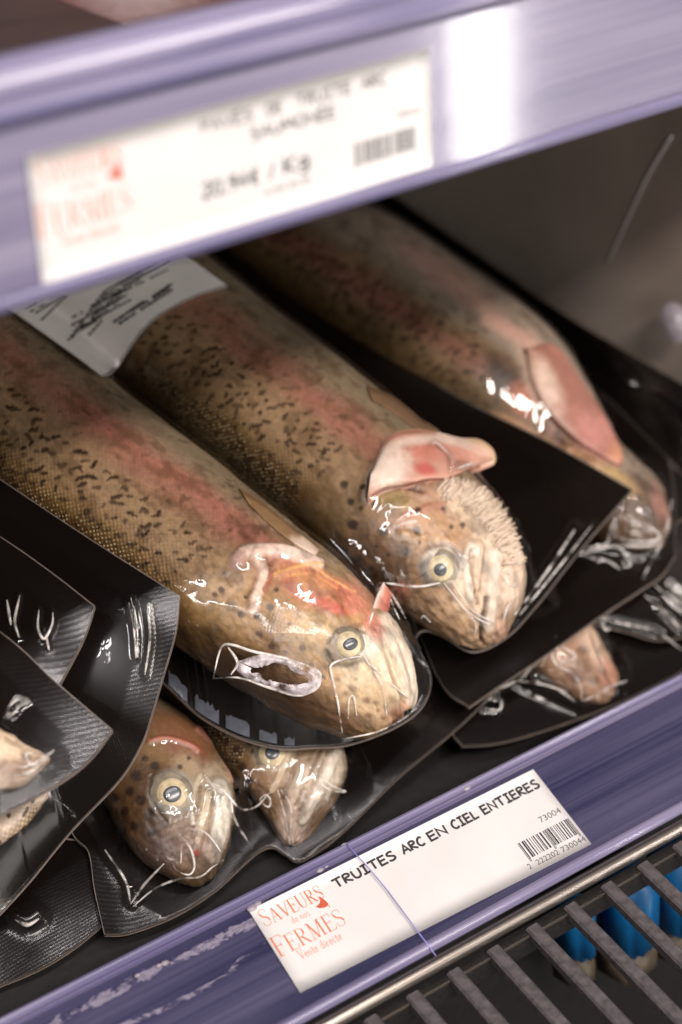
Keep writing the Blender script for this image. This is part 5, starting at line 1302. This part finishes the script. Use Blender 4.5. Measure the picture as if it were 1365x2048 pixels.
# ------------------------------------------------------------------ on the upper shelf
c = at_plane([(60, 88)], (0, 62, 0), (0, 1, 0))[0]
v, f = box(c[0] - 60, c[0] + 22, 50, 190, 236.2, c[2] + 2)
t_ = mesh_obj('brown_tray', v, f, M_DARKPACK, smooth_=False); tag(t_, 'brown tray edge on the upper shelf in the top left corner', 'tray')
v, f = cap(at_plane([(310, 34)], (0, 110, 0), (0, 1, 0))[0] * [1, 1, 0] + [0, 0, 238], np.array([0, -.2, 1.]), 34, 0, 26, 30, 8, sx=1.6)
V = np.array(v); V[:, 2] = np.maximum(V[:, 2], 236.2)
f_ = mesh_obj('fish_fillet', V, f, M_FLESH, col=cols((92, 58, 56), len(V))); tag(f_, 'dim pinkish fish fillet lying on the upper shelf behind the rail', 'fish fillet')

# ------------------------------------------------------------------ side panel and the dark gap behind the stack
A_, B_ = at([(800, 372), (1400, 770)], 4.0)
up = np.array([0, 0, 1.]); alo = B_ - A_; alo /= np.linalg.norm(alo); nrm = np.cross(alo, up)
A2 = A_ - alo * 260; B2 = A_ + alo * ((8 - A_[1]) / alo[1])
quad = lambda o: [A2 + o * nrm + [0, 0, -60], B2 + o * nrm + [0, 0, -60], B2 + o * nrm + [0, 0, 224 - B2[2]], A2 + o * nrm + [0, 0, 224 - A2[2]]]
V = quad(0) + quad(5 if nrm[0] > 0 else -5)
pn = mesh_obj('side_panel', V, [(0, 1, 2, 3), (7, 6, 5, 4), (0, 4, 5, 1), (1, 5, 6, 2), (2, 6, 7, 3), (3, 7, 4, 0)], M_PANEL, smooth_=False)
tag(pn, 'smooth grey side panel of the case with a pale reflected streak', 'side panel')
sc_ = at_plane(spline([(1345, 270), (1300, 345), (1255, 440), (1215, 530)], 12), A_ - nrm * (.4 if nrm[0] > 0 else -.4), nrm)
v, f = tube(sc_, np.linspace(.55, .2, 12), 6); mesh_obj('panel_reflection', v, f, M_PAPER, pn)  # pale line painted as a reflection running down the panel
kR = make_pack('crumpled dark pack standing between the blurred trout and the side panel', [
    [(700, 330, 8), (900, 470, 14), (1150, 640, 18), (1420, 800, 18)],
    [(1420, 800, 18), (1440, 900, 8), (1430, 1010, 0)],
    [(820, 470, -4), (1000, 600, -4), (1200, 780, -4), (1430, 1010, 0)],
    [(700, 330, 8), (760, 400, 2), (820, 470, -4)]], 200, 90, [],
    ridges=[([(1000, 540), (1060, 610), (1160, 640)], 4, 12, 0), ([(1180, 650), (1240, 720), (1330, 740)], 5, 14, 0), ([(1080, 600), (1180, 690), (1260, 780)], 4, 12, 0), ([(1250, 800), (1320, 820), (1365, 900)], 5, 14, 0), ([(860, 430), (960, 520)], 4, 12, 0)], iters=10, group=GP)
# paper corner at the right edge
c = at([(1352, 645)], 34)[0]
v, f = cap(c, CAM - c, 8, 0, 3, 16, 4, sx=.7); o = mesh_obj('paper_tag', v, f, M_CLEAR); tag(o, 'small pale blurred paper tag at the right edge before the side panel', 'paper tag')

# ------------------------------------------------------------------ white label stuck across the two fish of the top pack
HF = Hmap([type('q', (), {'G': kAB.GF})()], 1.0)
def on_film(p, lift):
    d = rays(p); lo = np.full(len(d), 300.); hi = np.full(len(d), 1300.)
    ts = np.linspace(350, 1200, 900); hit = np.full(len(d), np.nan)
    for t in ts:
        P = CAM + d * t
        h = HF(P[:, 0], P[:, 1]); h = np.where(h < -500, base0(P[:, 1]) + 17, h)
        k = np.isnan(hit) & (P[:, 2] < h + lift); hit[k] = t
    return CAM + d * hit[:, None]
LT = [(10, 612), (130, 520), (262, 425)]; LB = [(203, 752), (222, 748), (240, 728), (262, 695), (290, 658), (330, 625), (395, 592), (456, 573)]
LL = [(10, 612), (80, 662), (150, 712), (203, 752)]; LR = [(262, 425), (350, 495), (456, 573)]
z3 = lambda L: np.c_[np.array(L, float), np.zeros(len(L))]
GL = coons(z3(LT), z3(LR), z3(LB), z3(LL), 70, 44)
PL = on_film(GL[..., :2].reshape(-1, 2), 0.9).reshape(70, 44, 3)
for _ in range(6):
    av = PL.copy(); av[1:-1, 1:-1] = .25 * (PL[2:, 1:-1] + PL[:-2, 1:-1] + PL[1:-1, 2:] + PL[1:-1, :-2])
    dz = np.maximum(av[..., 2], PL[..., 2]); PL = av; 
n, m = 70, 44
NL = grid_normals(PL)
if NL[..., 2].mean() < 0: NL = -NL
top = PL.reshape(-1, 3) + NL.reshape(-1, 3) * .2; bot = PL.reshape(-1, 3)
Fg = grid_faces(n, m); k = n * m
ring = np.array([i * m for i in range(n)] + [(n - 1) * m + j for j in range(1, m)] + [i * m + m - 1 for i in range(n - 2, -1, -1)] + [j for j in range(m - 2, 0, -1)]); nx = np.roll(ring, -1)
lb = mesh_obj('pack_label', np.vstack([top, bot]), np.vstack([Fg, Fg[:, ::-1] + k, np.stack([ring, nx, nx + k, ring + k], 1)]), M_PAPER2, kAB.o)
def map_pack(q):                                     # q: u along the long side, v across, both 0..1
    fx = np.clip(q[:, 0], 0, 1) * (n - 1); fy = np.clip(q[:, 1], 0, 1) * (m - 1)
    i = np.clip(fx.astype(int), 0, n - 2); j = np.clip(fy.astype(int), 0, m - 2); tx = (fx - i)[:, None]; ty = (fy - j)[:, None]
    g = lambda A: (A[i, j] * (1 - tx) + A[i + 1, j] * tx) * (1 - ty) + (A[i, j + 1] * (1 - tx) + A[i + 1, j + 1] * tx) * ty
    return g(PL), g(NL)
# printed lines run across the label, too blurred to read: words as short bars
g_ = random.Random(5); st = []
_c = GL[..., :2]; _a = np.linspace(0, n - 1, 690); _b = np.linspace(0, m - 1, 430)
_t = np.stack([np.stack([np.interp(_a, np.arange(n), _c[:, j, k]) for j in range(m)], 1) for k in (0, 1)], -1)
pxl = np.stack([np.stack([np.interp(_b, np.arange(m), _t[i, :, k]) for i in range(690)], 0) for k in (0, 1)], -1)
def uv_of(p):
    d = np.hypot(pxl[..., 0] - p[0], pxl[..., 1] - p[1]); i, j = np.unravel_index(np.argmin(d), d.shape); return i / 689, j / 429
def word_line(p0, p1, wd_px, dens=.75):
    p0, p1 = np.array(p0, float), np.array(p1, float); L_ = np.linalg.norm(p1 - p0); t = 0
    while t < L_:
        w_ = g_.uniform(5, 12) 
        if g_.random() < dens:
            seg = [uv_of(p0 + (p1 - p0) * (min(t + a, L_) / L_)) for a in (0, w_ * .5, w_)]
            seg = [np.array(q) for q in seg]
            if np.linalg.norm(seg[2] - seg[0]) > .004:
                st.append(ribbon([seg[0], seg[2]], wd_px / 330.))
        t += w_ + 1.6
for off_, a, b, wd_, de in [(0, (248, 528), (345, 568), 0, 0)]: pass
for i, (p0, p1) in enumerate([((205, 590), (325, 515)), ((195, 605), (340, 520)), ((182, 613), (250, 578)), ((145, 635), (335, 540)), ((142, 652), (255, 590)), ((160, 655), (262, 600)), ((150, 664), (205, 632)), ((178, 672), (205, 640)), ((135, 682), (150, 672))]):
    word_line(p0, p1, 6.0, .9)
for i in range(11):
    s0 = np.array((140 + 6.5 * i, 674 - 9.0 * i)); word_line(s0, s0 + (70 + 9 * (i % 4) + 5 * i) * np.array((.86, -.51)), 4.2, .82)
for p0, p1 in [((228, 645), (290, 602)), ((234, 640), (342, 575)), ((238, 648), (345, 580)), ((300, 598), (345, 568))]: word_line(p0, p1, 8.5, .92)
for p0, p1 in [((52, 618), (85, 595)), ((70, 628), (130, 590)), ((82, 642), (135, 590)), ((60, 625), (90, 608))]: word_line(p0, p1, 5.0, .9)
print_on('label_print', st, map_pack, M_INK, lb, lift=.3)
